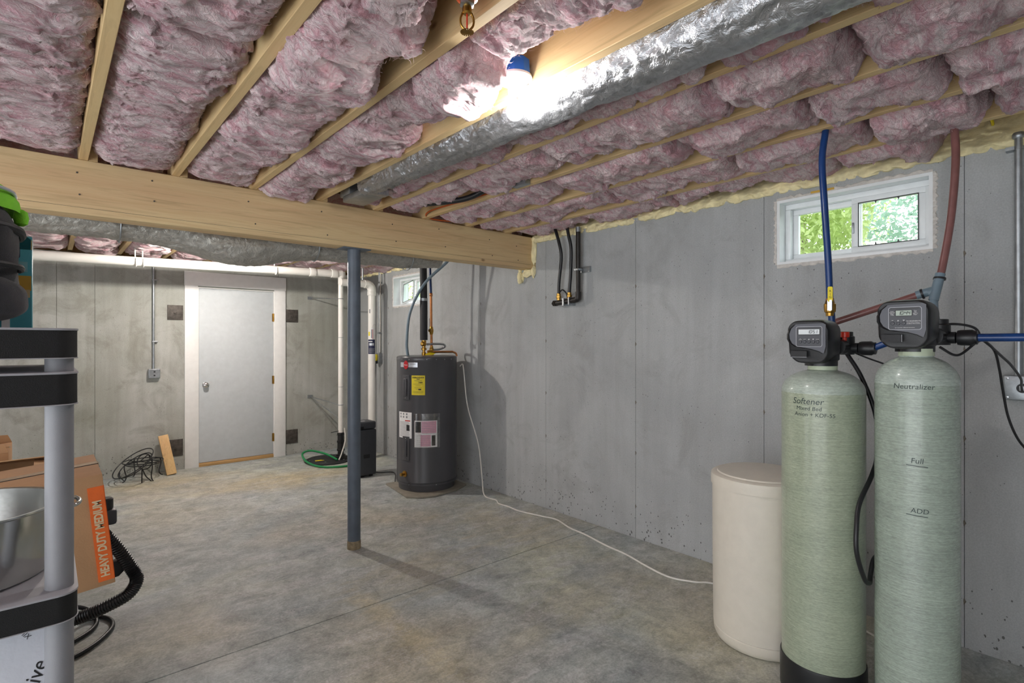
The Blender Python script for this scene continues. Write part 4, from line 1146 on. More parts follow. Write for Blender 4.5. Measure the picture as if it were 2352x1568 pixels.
tag(B().curve([(2.62, 6.20, .045), (2.56, 6.42, .09), (2.45, 6.62, .11), (2.36, 6.62, .08), (2.325, 6.40, .035), (2.36, 6.16, .016), (2.46, 6.02, .013), (2.62, 5.95, .013), (2.74, 5.98, .013)], .0125, 12, 10).obj('garden_hose', 'green'), 'green hose looped over the sump lid', 'hose')

def hanger(t, x, yy, z, r):
    b = B()
    for s in (0,):
        pts = [(x, yy + r, z + .17)] + [(x, yy + (r + .004) * math.cos(a), z + (r + .004) * math.sin(a)) for a in [R(q) for q in range(10, -200, -15)]] + [(x, yy - r * .9, z + r * .55)]
        b.tube(pts, .006, 8)
    b.obj('hook', 'pvc', t)
t = thing('drain_pipe', 'long white drain pipe hung under the ceiling past the beam', 'pipe', (1.0, 6.3, 2.2))
zp = lambda x: 2.205 + (x + .087) * .0232
B().cyl((-2.5, 6.3, zp(-2.5)), (2.72, 6.3, zp(2.72)), .0445, 32).obj('pipe_run', 'pvc', t)
for x in (2.36, 2.62):
    B().cyl((x - .035, 6.3, zp(x)), (x + .035, 6.3, zp(x)), .051, 32).obj('coupling', 'pvc', t, bevel=.003)
B().cyl((.93, 6.3, zp(.93)), (2.3, 6.3, zp(2.3)), .0003, 6).obj('core', 'pvc', t) if False else None
for x in (.655, .715, 1.95): hanger(t, x, 6.3, zp(x), .0445)
B().lathe([(.05, -.06), (.05, 0), (.036, .02), (.036, .09)], (vx, vy - .01, 2.235), 24, (0, 0, -1)).obj('tee', 'pvc', t)

rx, ry = 3.07, 6.215
t = thing('radon_pipe', 'white radon vent pipe with elbow and blue label', 'pipe', (rx, ry, 0))
B().cyl((rx, ry, 0), (rx, ry, 2.06), .0445, 32).obj('riser', 'pvc', t)
el = [(rx, ry, 2.055)] + [(rx - .075 + .075 * math.cos(R(a)), ry, 2.085 + .075 * math.sin(R(a))) for a in range(0, 91, 10)] + [(rx - .10, ry, 2.16)]
B().tube(el, .0515, 28).obj('elbow', 'pvc', t)
B().cyl((rx, ry, 2.02), (rx, ry, 2.07), .053, 28).obj('elbow_hub', 'pvc', t, bevel=.003)
B().cyl((rx - .09, ry, 2.16), (rx - .40, ry, 2.16), .0445, 28).obj('branch', 'pvc', t)
B().cyl((rx - .13, ry - .02, 2.205), (rx - .13, ry - .02, 2.42), .012, 10).obj('hanger_rod', 'galv', t)
ca = math.atan2(-ry, -rx)
def rp(u0, u1, z0, z1, mat, nm, k=0): return cpatch(rx, ry, .0447 + k, ca + u0, ca + u1, z0, z1, 8, .001).obj(nm, mat, t)
rp(-1.15, 1.05, 1.295, 1.475, 'navy', 'navy_label')
for i in range(5): rp(-.9, .85 - .2 * (i % 2), 1.31 + .012 * i, 1.315 + .012 * i, 'ink_grey', 'print_line', .0011)
rp(-.8, .6, 1.40, 1.43, 'silver', 'print_block', .0011); rp(-.95, .2, 1.445, 1.455, 'white_ink', 'print_block', .0011)
rp(-1.0, -.5, 1.52, 1.57, 'yellow', 'sticker'); rp(-.2, .5, 1.475, 1.62, 'paper', 'pressure_gauge')
rp(-.1, .05, 1.49, 1.60, 'navy', 'gauge_tube', .0012); rp(.2, .33, 1.48, 1.60, 'logo_red', 'gauge_tube', .0012)
rp(-.7, -.4, 1.80, 1.85, 'ink_grey', 'printed_mark')
B().curve([(rx - .02, ry - .047, 1.61), (rx - .01, ry - .05, 1.65), (rx + .02, ry - .05, 1.66), (rx + .03, ry - .04, 1.60)], .003, 6).obj('tubing', 'film', t)

# conduit and plug box on the right wall near the corner
cy_ = 6.40
t = thing('corner_conduit', 'thin grey conduit ending in outlet box by the radon pipe', 'conduit', (3.27, cy_, 1.1))
B().cyl((3.268, cy_, 1.30), (3.268, cy_, 2.36), .011, 14).obj('tube', 'galv', t)
B().box(3.235, 3.289, cy_ - .05, cy_ + .05, 1.17, 1.30).obj('outlet_box', 'galv', t, bevel=.006)
B().box(3.19, 3.236, cy_ - .02, cy_ + .05, 1.20, 1.285).obj('plug', 'yellow', t, bevel=.012)
B().box(3.20, 3.236, cy_ - .02, cy_ + .04, 1.165, 1.20).obj('plug', 'black', t, bevel=.006)
for z in (1.55, 2.2): B().box(3.25, 3.289, cy_ - .03, cy_ + .012, z, z + .02).obj('clip', 'galv', t)
tag(B().curve([(3.215, cy_, 1.17), (3.205, cy_ - .01, 1.0), (3.19, cy_ + .02, .85)], .006, 8).obj('power_cord', 'black'), 'short black cord hanging from the yellow plug', 'cord')
tag(B().curve([(3.262, cy_ - .045, 2.33), (3.255, cy_ - .05, 2.0), (3.27, cy_ - .02, 1.6), (3.262, cy_ - .03, 1.31)], .006, 8).obj('wall_cable', 'white_cord'), 'pale cable following the thin conduit down the corner', 'cable')

# ================================================================== GAS MANIFOLD ON RIGHT WALL
t = thing('gas_manifold', 'black iron manifold with brass fittings and three pipes', 'gas pipe', (3.23, 3.03, 1.75))
mx = 3.235
B().cyl((mx, 3.17, 1.770), (mx, 2.955, 1.785), .021, 18).obj('header', 'black_iron', t)
B().lathe([(.026, 0), (.026, .03), (.018, .035), (.010, .05)], (mx, 3.165, 1.770), 6, (0, 1, 0)).obj('end_plug', 'black_iron', t)
B().curve([(mx, 2.975, 1.784), (mx, 2.935, 1.79), (mx, 2.925, 1.805), (mx, 2.922, 1.85)], .024, 16).obj('elbow', 'black_iron', t)
B().cyl((mx, 2.922, 1.84), (mx, 2.922, 2.36), .019, 18).obj('iron_riser', 'black_iron', t)
B().cyl((mx, 2.922, 2.33), (mx, 2.922, 2.37), .021, 14).obj('coupling', 'galv', t)
for y in (3.14, 3.02):
    B().lathe([(.018, 0), (.018, .015), (.022, .018), (.022, .035), (.018, .038), (.018, .055)], (mx, y, 1.795), 6).obj('brass_nut', 'brass', t)
B().curve([(mx, 3.14, 1.845), (mx, 3.135, 1.95), (mx - .01, 3.10, 2.15), (mx - .02, 3.12, 2.28), (mx - .02, 3.175, 2.42), (mx - .03, 3.2, 2.5)], .0135, 12).obj('flex_line', 'black', t)
B().curve([(mx, 3.02, 1.845), (mx, 3.005, 2.0), (mx - .01, 2.99, 2.2), (mx - .02, 3.01, 2.32), (mx - .02, 3.04, 2.44), (mx - .03, 3.05, 2.5)], .0135, 12).obj('flex_line', 'black', t)
B().curve([(mx - .012, 3.125, 1.85), (mx - .02, 3.08, 1.875), (mx - .02, 3.04, 1.85), (mx - .012, 3.03, 1.82)], .006, 8).obj('bonding_wire', 'black', t)
B().box(mx - .025, mx + .024, 2.898, 2.946, 2.02, 2.034).box(mx + .03, WX - .001, 2.83, 2.93, 2.005, 2.05).obj('pipe_clamp', 'galv', t)
B().box(mx - .026, mx + .024, 3.06, 3.075, 1.745, 1.805).box(mx - .026, mx + .024, 3.0, 3.01, 1.75, 1.81).box(mx + .025, WX - .001, 3.0, 3.09, 1.745, 1.765).obj('pipe_clamp', 'galv', t)

# ================================================================== WHITE EXTENSION CORD
b = B().curve([(hx + .29, hy - .16, 1.20), (hx + .30, hy - .19, 1.22), (hx + .28, hy - .24, 1.15), (3.19, 4.36, .80), (3.20, 4.20, .45), (3.14, 4.06, .15), (3.10, 3.97, .012), (3.10, 3.80, .006), (3.05, 3.70, .006), (3.06, 3.58, .006), (3.05, 3.43, .006), (3.10, 3.20, .006), (3.13, 3.06, .006), (3.07, 2.86, .006), (3.05, 2.68, .006), (3.0, 2.45, .006), (2.975, 2.25, .006), (2.92, 2.05, .006), (2.89, 1.86, .006), (2.95, 1.72, .006), (3.01, 1.64, .006), (3.08, 1.35, .006), (3.10, .9, .006), (2.9, .66, .006), (2.72, .58, .006)], .0058, 8, 10)
tag(b.obj('extension_cord', 'white_cord'), 'white extension cord snaking along the floor from the water heater', 'cord')

# ================================================================== BACK WALL FITTINGS
t = thing('wall_conduit', 'steel conduit dropping to a square outlet box left of the door', 'conduit', (.896, WY - .02, 1.06))
B().cyl((.896, WY - .018, 1.15), (.896, WY - .018, 2.35), .0115, 14).obj('tube', 'galv', t)
B().box(.845, .955, WY - .052, WY - .001, 1.045, 1.15).obj('outlet_box', 'galv', t, bevel=.008, seg=3)
B().prism(rrect(.098, .093, .01), (.90, WY - .052, 1.0975), (1, 0, 0), (0, 0, 1), (0, -.004, 0)).obj('cover_plate', 'galv', t)
for s in (-1, 1): B().lathe([(.006, 0), (.006, .003), (0, .004)], (.90 + s * .036, WY - .056, 1.0975 + s * .034), 10, (0, -1, 0)).obj('screw', 'steel', t)
for z in (.02, -.02): B().box(.892, .908, WY - .058, WY - .055, 1.09 + z, 1.105 + z).obj('outlet_slot', 'ink', t)
for z in (2.12, 1.44): B().box(.882, .935, WY - .03, WY - .001, z, z + .016).obj('clip', 'galv', t, bevel=.002)
for (xa, xb, za, zb, lab) in ((1.026, 1.180, 1.693, 1.860, 'upper dark steel anchor plate on the knob side of the door'), (2.315, 2.465, 1.696, 1.858, 'upper dark steel anchor plate on the hinge side of the door'),
                              (1.030, 1.178, .157, .345, 'lower scuffed anchor plate half behind the leaning wood block'), (2.315, 2.462, .143, .320, 'lower rusty anchor plate beside the hinge-side casing')):
    t = thing('anchor_plate', lab, 'plate', ((xa + xb) / 2, WY - .004, za), 'steel plates flanking the door')
    B().box(xa, xb, WY - .007, WY - .0005, za, zb).obj('plate', 'rust', t, bevel=.001)
    B().lathe([(.022, 0), (.022, .003), (.014, .004), (.014, .014), (0, .016)], ((xa + xb) / 2, WY - .007, (za + zb) / 2), 6, (0, -1, 0)).obj('bolt', 'rust', t)

# leaning wood block
b = B(); b.M = Matrix.Translation((1.035, 6.86, 0)) @ Matrix.Rotation(R(-20.5), 4, 'X') @ Matrix.Rotation(R(-8), 4, 'Y')
b.box(-.046, .046, -.036, 0, 0.0, .44)
tag(b.obj('wood_block', 'block', bevel=.002), 'short pine offcut leaning on the wall by the door', 'wood')

# black wire plant stand
cx, cy = .775, 6.84
t = thing('plant_stand', 'low black wire plant stand with a loose ring by the back wall', 'plant stand', (cx, cy, 0))
def wring(c, nrm, r, nm, rad=.0052): B().ring(c, nrm, r, rad, 44).obj(nm, 'black', t)
wring((cx, cy, .190), (0, 0, 1), .180, 'top_ring'); wring((cx, cy, .165), (0, 0, 1), .150, 'inner_ring')
tn_ = Vector((-.72, -.22, 1)).normalized(); cl = Vector((.675, 6.70, .205))
wring(cl, tn_, .205, 'leaning_ring'); wring(cl + tn_ * -.03, tn_, .170, 'leaning_ring')
wring((.775, 6.71, .205), (-.62, -.72, .15), .078, 'small_ring')
for a, b_ in (((.80, 6.66, .285), (.725, 6.69, .21)), ((.80, 6.66, .285), (.84, 6.72, .19)), ((cx - .15, cy - .09, .19), (cx + .15, cy + .09, .19)), ((cx - .10, cy + .14, .18), (cx + .10, cy - .14, .18))):
    B().cyl(a, b_, .0048, 8).obj('spoke', 'black', t)
for k in range(4):
    a = R(20 + 90 * k)
    d = Vector((math.cos(a), math.sin(a), 0)); c = Vector((cx, cy, 0))
    B().curve([c + d * .172 + Vector((0, 0, .19)), c + d * .178 + Vector((0, 0, .14)), c + d * .160 + Vector((0, 0, .06)), c + d * .172 + Vector((0, 0, .02)), c + d * .195 + Vector((0, 0, .006))], .0055, 8).obj('leg', 'black', t)
for p0, p1, p2 in (((.575, 6.83, .10), (.575, 6.82, .06), (.615, 6.80, .006)), ((.745, 6.62, .15), (.775, 6.63, .07), (.825, 6.66, .006)), ((.742, 6.625, .16), (.742, 6.63, .08), (.742, 6.64, .006))):
    B().curve([p0, p1, p2], .0055, 8).obj('leg', 'black', t)

# ================================================================== WATER TREATMENT TANKS
def vessel(t, cx, cy, r, zsh, ztop, mat, boot):
    """fibreglass pressure vessel: straight shell with an elliptical dome and threaded neck"""
    prof = [(0, .03), (r * .55, .034), (r * .93, .085), (r, .14)]
    for k in range(1, 9): prof.append((r, .14 + (zsh - .14) * k / 9))
    for k in range(0, 15):
        a = R(90 * k / 14)
        prof.append((max(r * math.cos(a) ** .86, .052) if k < 14 else .052, zsh + (ztop - .012 - zsh) * math.sin(a)))
    prof = [p for i, p in enumerate(prof) if i == 0 or p != prof[i - 1]]
    prof.append((.0, prof[-1][1]))
    B().lathe(prof, (cx, cy, 0), 72).obj('tank_shell', mat, t)
    B().lathe([(.054, -.014), (.054, .012), (.050, .014), (0, .014)], (cx, cy, ztop), 32).obj('neck', 'flange', t)
    rb = r + .006
    B().lathe([(rb * .97, 0), (rb, .012), (rb, boot - .01), (rb - .002, boot), (r * .995, boot), (r * .93, .06), (0, .055)], (cx, cy, 0), 64).obj('base_boot', 'black', t)

def seven(o, u, v, s, h, sl=.12):
    """a seven-segment string s as flat bars; returns builder"""
    SEG = {'0': 'abcdef', '1': 'bc', '5': 'afgcd', '4': 'fgbc', ' ': ''}
    b = B(); o, u, v = Vector(o), Vector(u), Vector(v); n = u.cross(v)
    x = 0; w = h * .5; th_ = h * .13
    def bar(x0, y0, x1, y1):
        dx, dy = x1 - x0, y1 - y0; L = math.hypot(dx, dy); nx, ny = -dy / L * th_ / 2, dx / L * th_ / 2
        q = [(x0 + nx, y0 + ny), (x1 + nx, y1 + ny), (x1 - nx, y1 - ny), (x0 - nx, y0 - ny)]
        b.prism([(a + c * sl, c) for a, c in q], o, u, v, n * .0003)
    for ch in s:
        if ch == ':':
            for yy in (h * .3, h * .7): bar(x, yy - th_ * .5, x, yy + th_ * .5)
            x += w * .4; continue
        P = {'a': (0, h, w, h), 'b': (w, h, w, h / 2), 'c': (w, h / 2, w, 0), 'd': (0, 0, w, 0), 'e': (0, 0, 0, h / 2), 'f': (0, h / 2, 0, h), 'g': (0, h / 2, w, h / 2)}
        for q in SEG[ch]:
            a, c, d, e = P[q]; bar(x + a, c, x + d, e)
        x += w * 1.5
    return b

def valve_head(t, xf, yc, z0, z1, clock, five):
    """black control valve cover facing -X; yc centre, z0..z1 height"""
    W, Hh = .160, z1 - z0
    zc = (z0 + z1) / 2
    def sec(x, w, h, dz=0, r=.3, low=0.0):
        pts = []
        for a, c in rrect(w, h, min(w, h) * r, 6):
            k = low * max(0, -c / h) * 2
            pts.append((x + k, yc - a * (1 - .18 * max(0, -c / (h / 2)) ** 2), zc + dz + c))
        return pts
    secs = [sec(xf + .132, W * .97, Hh * .95), sec(xf + .124, W * 1.02, Hh * 1.0), sec(xf + .05, W * 1.04, Hh * 1.02), sec(xf + .018, W * 1.0, Hh * .985, .0, .26, .004), sec(xf + .004, W * .945, Hh * .94, .0, .24, .016), sec(xf, W * .90, Hh * .90, .0, .22, .020)]
    h = B().loft(secs).obj('valve_cover', 'black', t, angle=50)
    o = Vector((xf - .0006, yc, zc)); u = Vector((0, -1, 0)); v = Vector((0, 0, 1)); nx = Vector((-1, 0, 0))
    # raised silver-grey fascia bounded by the sweeping black arc
    poly = []
    arc = [(-.046, .40), (-.066, .30), (-.074, .18), (-.072, .06), (-.062, -.04), (-.045, -.10), (-.015, -.135), (.02, -.165), (.05, -.215), (.068, -.27)]
    s_ = Hh / .175
    for a, c in arc: poly.append((a * .91, c * .175 * s_))
    poly += [(.069, -.02), (.069, .385 * .175 * s_), (.06, .415 * .175 * s_)]
    B().prism(poly, o, u, v, nx * .0025).obj('fascia', 'panel', h)
    pts = [o + u * (a * .91 - .004) + v * (c * .175 * s_ - .001) + nx * .001 for a, c in arc]
    ws = [.002, .004, .006, .0075, .0075, .006, .0045, .003, .002, .0012]
    b = B(); b.loft([[p + u * -w, p + v * -w * .4 + nx * .003, p + u * w * .3] for p, w in zip(pts, ws)]); b.obj('arc_trim', 'black', h)
    # keypad with pale outline
    kc = o + u * .008 + v * (.115 * Hh) + nx * .0026
    kw, kh = .098, .40 * Hh * 1.45 / 1.45 + .012
    out = rrect(kw, kh, .008); inn = rrect(kw - .0035, kh - .0035, .0068)
    b = B(); n = len(out)
    vs = [kc + u * a + v * c + nx * .0008 for a, c in out] + [kc + u * a + v * c + nx * .0008 for a, c in inn]
    b.add(vs, [(i, (i + 1) % n, (i + 1) % n + n, i + n) for i in range(n)]); b.obj('outline', 'panel_line', h)
    B().prism(inn, kc, u, v, nx * .0005).obj('keypad', 'button', h)
    lw, lh = (.078, .020) if five else (.046, .018)
    lc = kc + v * .019 + u * (.0 if five else -.003)
    B().prism(rrect(lw + .006, lh + .006, .003), lc, u, v, nx * .0008).obj('display_bezel', 'black', h)
    B().prism(rrect(lw, lh, .001), lc, u, v, nx * .0014).obj('display', 'lcd' if five else 'lcd_d', h)
    seven(lc + u * (lw * .5 - .044 if five else -.017) + v * (-.0058) + nx * .0016, u, v, clock, .0118).obj('clock_digits', 'ink', h)
    if not five:
        B().prism(rrect(.085, .0035, .0015), kc + v * .035, u, v, nx * .0009).obj('top_slot', 'black', h)
        for s, lab in ((-1, 'Regen\nDays Left\nRegen\nToday'), (1, 'Time\nGal\nDays To\nRegen')):
            text('lettering', lab, 'white_ink', h, lc + u * (s * .034) + nx * .001, u, v, .0042)
    nb = 5 if five else 3
    for i in range(nb):
        bc = kc + u * ((-.032 + .016 * i) if five else (-.036 + .0165 * i)) + v * (-.021 if five else -.017)
        B().lathe([(.0066, 0), (.0066, .0012), (.0055, .0026), (0, .003)], bc, 16, nx).obj('key', 'button', h)
        lc2 = bc + v * .0098 + nx * .0007
        k = i - (2 if five else 1)
        if k in (0, 1):
            d = 1 if k == 0 else -1
            tri = [(-.0028, -.0022 * d), (.0028, -.0022 * d), (0, .003 * d)]; tin = [(a * .5, c * .5) for a, c in tri]
            bb = B(); bb.add([lc2 + u * a + v * c for a, c in tri + tin], [(0, 1, 4, 3), (1, 2, 5, 4), (2, 0, 3, 5)]); bb.obj('arrow_mark', 'white_ink', h, fix=False)
        else:
            text('lettering', {0: 'SET\nCLOCK', 1: 'NEXT', 4: 'REGEN'}[i] if five else 'SET', 'white_ink', h, lc2, u, v, .0036)
    if not five:
        text('lettering', 'TO REGENERATE', 'white_ink', h, kc + u * .025 + v * -.010, u, v, .0054)
        text('lettering', 'Tonight: Press and Release\nImmediately: Press and Hold', 'white_ink', h, kc + u * .025 + v * -.0175, u, v, .0034)
        text('lettering', 'See manual for additional instructions', 'white_ink', h, kc + v * -.0325, u, v, .0038)
    B().prism(rrect(.062, .026, .002), o + u * -.032 + v * (-.29 * Hh) + nx * -.001, u, v, nx * .0022).obj('name_recess', 'black_m', h)
    if five: B().prism(rrect(.062, .0014, .0005), o + u * -.032 + v * (-.29 * Hh - .012) + nx * .001, u, v, nx * .0006).obj('bright_line', 'panel_line', h)
    else: B().prism(rrect(.0012, .026, .0004), o + u * -.001 + v * (-.29 * Hh) + nx * .001, u, v, nx * .0006).obj('bright_line', 'panel_line', h)
    B().lathe([(.060, 0), (.060, .02), (.066, .026), (.066, .05)], (xf + .12, yc - .01, z0 - .012), 28).obj('valve_body', 'black', t)
    return h

def bypass(t, x, y, z, knob):
    """black bypass valve block behind the head, ports along -Y / +Y"""
    B().lathe([(.034, -.045), (.036, -.04), (.036, .03), (.030, .034), (.030, .05), (.026, .052)], (x, y, z), 24).obj('bypass_body', 'black', t)
    B().lathe([(.030, -.09), (.030, -.035), (.024, -.03), (.024, 0)], (x, y, z - .012), 20, (1, 0, 0)).obj('bypass_inlet', 'black', t)
    B().lathe([(.020, .0), (.022, .02), (.022, .05), (.016, .052), (.027, .056), (.029, .066), (.029, .098), (.025, .104), (.025, .112), (.017, .114)], (x, y, z - .018), 20, (0, -1, 0)).obj('bypass_coupling', 'black', t)
    if knob:
        B().lathe([(.008, 0), (.008, .012), (.018, .014), (.018, .034), (.016, .036), (0, .036)], (x - .035, y - .010, z + .014), 16).obj('bypass_knob', 'red', t)
    B().lathe([(.032, .0), (.032, .055), (.022, .058)], (x + .01, y + .055, z - .01), 20, (0, 1, 0)).obj('bypass_tee', 'black', t)

sx_, sy_ = 2.432, .843
ts = thing('water_softener', 'green fibreglass tank marked Softener with black control head', 'water softener', (sx_, sy_, 0))
vessel(ts, sx_, sy_, .152, 1.245, 1.348, 'tank_soft', .152)
valve_head(ts, 2.312, .858, 1.362, 1.537, '10:51', True)
bypass(ts, 2.560, .800, 1.440, True)
def tank_text(t, body, mat, cx, cy, r, du, z, size, **kw):
    a = math.atan2(-cy, -cx) + du
    return text('lettering', body, mat, t, (cx + r * math.cos(a), cy + r * math.sin(a), z), (1, 0, 0), (0, 0, 1), size, cyl=(cx, cy, r), **kw)
tank_text(ts, 'Softener', 'ink_soft', sx_, sy_, .152, -.36, 1.212, .034, shear=.15)
tank_text(ts, 'Mixed Bed', 'ink_soft', sx_, sy_, .152, -.33, 1.184, .022, shear=.1)
tank_text(ts, 'Anion + KDF-55', 'ink_soft', sx_, sy_, .152, -.20, 1.160, .022, shear=.1)

nx_, ny_ = 2.406, .520
tn = thing('acid_neutralizer', 'green fibreglass tank marked Neutralizer beside the softener', 'water filter', (nx_, ny_, 0))
vessel(tn, nx_, ny_, .127, 1.30, 1.412, 'tank_neut', .10)
valve_head(tn, 2.290, .535, 1.425, 1.598, '10:44', False)
bypass(tn, 2.545, .480, 1.482, False)
tank_text(tn, 'Neutralizer', 'ink_soft', nx_, ny_, .127, -.06, 1.292, .026, shear=.1)
tank_text(tn, 'Full', 'ink_soft', nx_, ny_, .127, .02, 1.035, .026, shear=.1)
tank_text(tn, 'ADD', 'ink_soft', nx_, ny_, .127, .08, .862, .024, shear=.1)
for zz in (1.018, .846):
    a = math.atan2(-ny_, -nx_)
    cpatch(nx_, ny_, .1273, a - .22, a + .26, zz, zz + .0025, 6, .0004, -.003).obj('underline', 'ink_soft', tn)

# brine tank
bx, by, br = 2.650, 1.188, .228
t = thing('brine_tank', 'round cream plastic brine tank with lid', 'brine tank', (bx, by, 0))
B().lathe([(0, .004), (br - .03, .0), (br - .016, .008), (br - .006, .03), (br - .004, .058), (br - .007, .062), (br - .003, .066), (br + .001, .40), (br + .002, .752), (0, .752)], (bx, by, 0), 80).obj('tank_body', 'cream', t)
B().lathe([(br + .002, .748), (br + .008, .750), (br + .009, .785), (br + .006, .800), (br - .004, .806), (br - .02, .808), (br - .024, .814), (br - .05, .818), (.0, .822)], (bx, by, 0), 80).obj('lid', 'cream', t)
B().prism(rrect(.05, .012, .005), (bx + .02, by - .10, .8195), (.6, -.75, 0), (.75, .6, 0), (0, 0, .003)).obj('lid_mark', 'cream', t)

# ================================================================== SUPPLY PIPES AND HOSES
p = thing('blue_supply_pipe', 'blue pipe with yellow-handled valve rising to the ceiling', 'pipe', (2.605, .875, 1.46))
B().curve([(2.612, .868, 1.44), (2.612, .868, 1.55), (2.606, .872, 1.60)], .014, 14).obj('lower_pipe', 'blue_pex', p)
B().lathe([(.016, 0), (.017, .014), (.022, .018), (.024, .03), (.024, .052), (.020, .056), (.016, .07)], (2.605, .873, 1.562), 12).obj('valve_body', 'brass', p)
B().curve([(2.605, .873, 1.62), (2.600, .878, 1.80), (2.592, .89, 2.05), (2.592, .90, 2.25), (2.600, .888, 2.39), (2.604, .885, 2.52)], .014, 16).obj('upper_pipe', 'blue_pex', p)
B().lathe([(.016, 0), (.016, .014)], (2.605, .873, 1.625), 14).obj('crimp_ring', 'copper', p)
hd = B(); hd.prism(rrect(.019, .066, .006), (2.575, .862, 1.655), (.34, -.94, 0), (0, 0, 1), (-.006, -.002, 0)); hl = hd.obj('lever_handle', 'yellow', p)
text('lettering', 'R\nI\nG', 'ink', hl, (2.5688, .8597, 1.655), (.34, -.94, 0), (0, 0, 1), .013)
B().cyl((2.60, .872, 1.592), (2.572, .862, 1.592), .009, 10).box(2.568, 2.576, .853, .871, 1.585, 1.63).obj('valve_stem', 'steel', p)

tag(B().curve([(2.560, .700, 1.422), (2.556, .62, 1.455), (2.550, .545, 1.478), (2.548, .52, 1.482)], .0135, 14).obj('blue_link_pipe', 'blue_pex'), 'short blue pipe linking softener to neutralizer', 'pipe')
tag(B().cyl((2.545, .385, 1.464), (2.62, -.6, 1.468), .0145, 16).obj('blue_inlet_pipe', 'blue_pex'), 'level blue pipe leaving the neutralizer valve along the wall', 'pipe')
p = thing('red_outlet_pipe', 'dull red pipe bending down from the ceiling to a grey tee', 'pipe', (2.80, .52, 1.60))
B().curve([(2.86, .485, 2.56), (2.855, .487, 2.36), (2.84, .480, 2.2), (2.83, .492, 1.98), (2.81, .515, 1.78), (2.79, .53, 1.68)], .0145, 16).obj('riser', 'red_pex', p)
B().cyl((2.80, .523, 1.73), (2.77, .54, 1.62), .018, 16).lathe([(.020, 0), (.020, .03)], (2.787, .531, 1.66), 16, (-.1, 1, -.3)).cyl((2.787, .533, 1.665), (2.78, .60, 1.645), .018, 14).obj('tee', 'grey_pex', p)
B().lathe([(.022, -.004), (.022, .004)], (2.782, .58, 1.65), 16, (-.1, 1, -.3)).obj('clamp', 'black', p)
B().lathe([(.022, -.004), (.022, .004)], (2.797, .525, 1.71), 16, (-.2, .1, -.9)).obj('clamp', 'black', p)
B().cyl((2.781, .59, 1.648), (2.68, .915, 1.524), .0145, 16).obj('branch', 'red_pex', p)
B().curve([(2.772, .54, 1.63), (2.74, .53, 1.56), (2.68, .51, 1.50), (2.60, .50, 1.478)], .0145, 14).obj('drop', 'grey_pex', p)

b = B().curve([(2.565, .795, 1.40), (2.55, .735, 1.30), (2.53, .680, 1.15), (2.50, .668, 1.0), (2.44, .668, .93), (2.32, .676, .84), (2.272, .672, .76), (2.262, .668, .67), (2.30, .655, .57), (2.36, .655, .535), (2.41, .665, .55), (2.46, .665, .60), (2.52, .64, .62)], .0085, 12, 10)
tag(b.obj('drain_hose', 'black'), 'black drain hose looping between the two green tanks', 'hose')
b = B().curve([(2.59, .78, 1.405), (2.60, .70, 1.37), (2.60, .60, 1.34), (2.60, .45, 1.34)], .0035, 8)
tag(b.obj('valve_lead', 'black'), 'thin black lead from the softener valve behind the neutralizer', 'cord')
b = B().curve([(2.50, .50, 1.50), (2.55, .44, 1.515), (2.56, .38, 1.50), (2.57, .36, 1.46), (2.62, .34, 1.43), (2.72, .325, 1.395), (2.82, .31, 1.36), (3.0, .30, 1.30), (3.12, .31, 1.265), (3.20, .315, 1.235)], .0045, 8, 10)
tag(b.obj('adapter_cord', 'black'), 'black cord running taut from the neutralizer valve to the outlet', 'cord')
b = B().curve([(2.50, .47, 1.43), (2.52, .42, 1.40), (2.565, .37, 1.45), (2.60, .35, 1.445), (2.66, .335, 1.41), (2.72, .33, 1.34), (2.76, .325, 1.26), (2.80, .315, 1.16), (2.84, .29, 1.07), (2.90, .25, 1.0), (3.0, .19, .9), (3.1, .12, .7)], .0045, 8, 10)
tag(b.obj('adapter_cord', 'black'), 'black cord drooping in a wavy curve below the blue pipe', 'cord')

# conduit, square outlet and armoured cable at the right
t = thing('outlet_conduit', 'galvanised conduit ending in square metal outlet beside the neutralizer', 'conduit', (3.26, .33, 1.19))
B().cyl((3.262, .333, 1.30), (3.262, .333, 2.36), .0145, 18).obj('tube', 'galv', t)
B().lathe([(.018, 0), (.022, .006), (.022, .02), (.018, .026)], (3.262, .333, 2.35), 16).obj('connector', 'galv', t)
bxo = B().box(3.235, 3.289, .262, .382, 1.190, 1.300).obj('outlet_box', 'galv', t, bevel=.008, seg=3)
B().prism(rrect(.112, .104, .01), (3.235, .322, 1.245), (0, -1, 0), (0, 0, 1), (-.004, 0, 0)).obj('cover_plate', 'galv', t, bevel=.001)
rc = B().lathe([(.021, 0), (.021, .006), (0, .007)], (3.231, .316, 1.245), 20, (-1, 0, 0)).obj('receptacle', 'black', t)
B().box(3.218, 3.226, .305, .327, 1.235, 1.255).obj('plug_face', 'silver', t, bevel=.002)
for s, q in ((-1, -1), (1, 1), (-1, 1), (1, -1)):
    B().lathe([(.005, 0), (.005, .002), (0, .003)], (3.231, .322 + s * .045, 1.245 + q * .042), 10, (-1, 0, 0)).obj('screw', 'steel', t)
for z in (1.47, 2.30): B().box(3.245, 3.289, .345, .375, z, z + .016).cyl((3.262, .333, z), (3.262, .333, z + .016), .017, 14).obj('clip', 'galv', t)
b = B().tube([(3.262, .275, 1.192 - .008 * k) for k in range(145)], .012, 12, True, lambda q: .0125 + .0016 * math.sin(q * 145 * PI))
tag(b.obj('armoured_cable', 'galv'), 'ribbed metal cable dropping from the square outlet to the floor', 'cable')

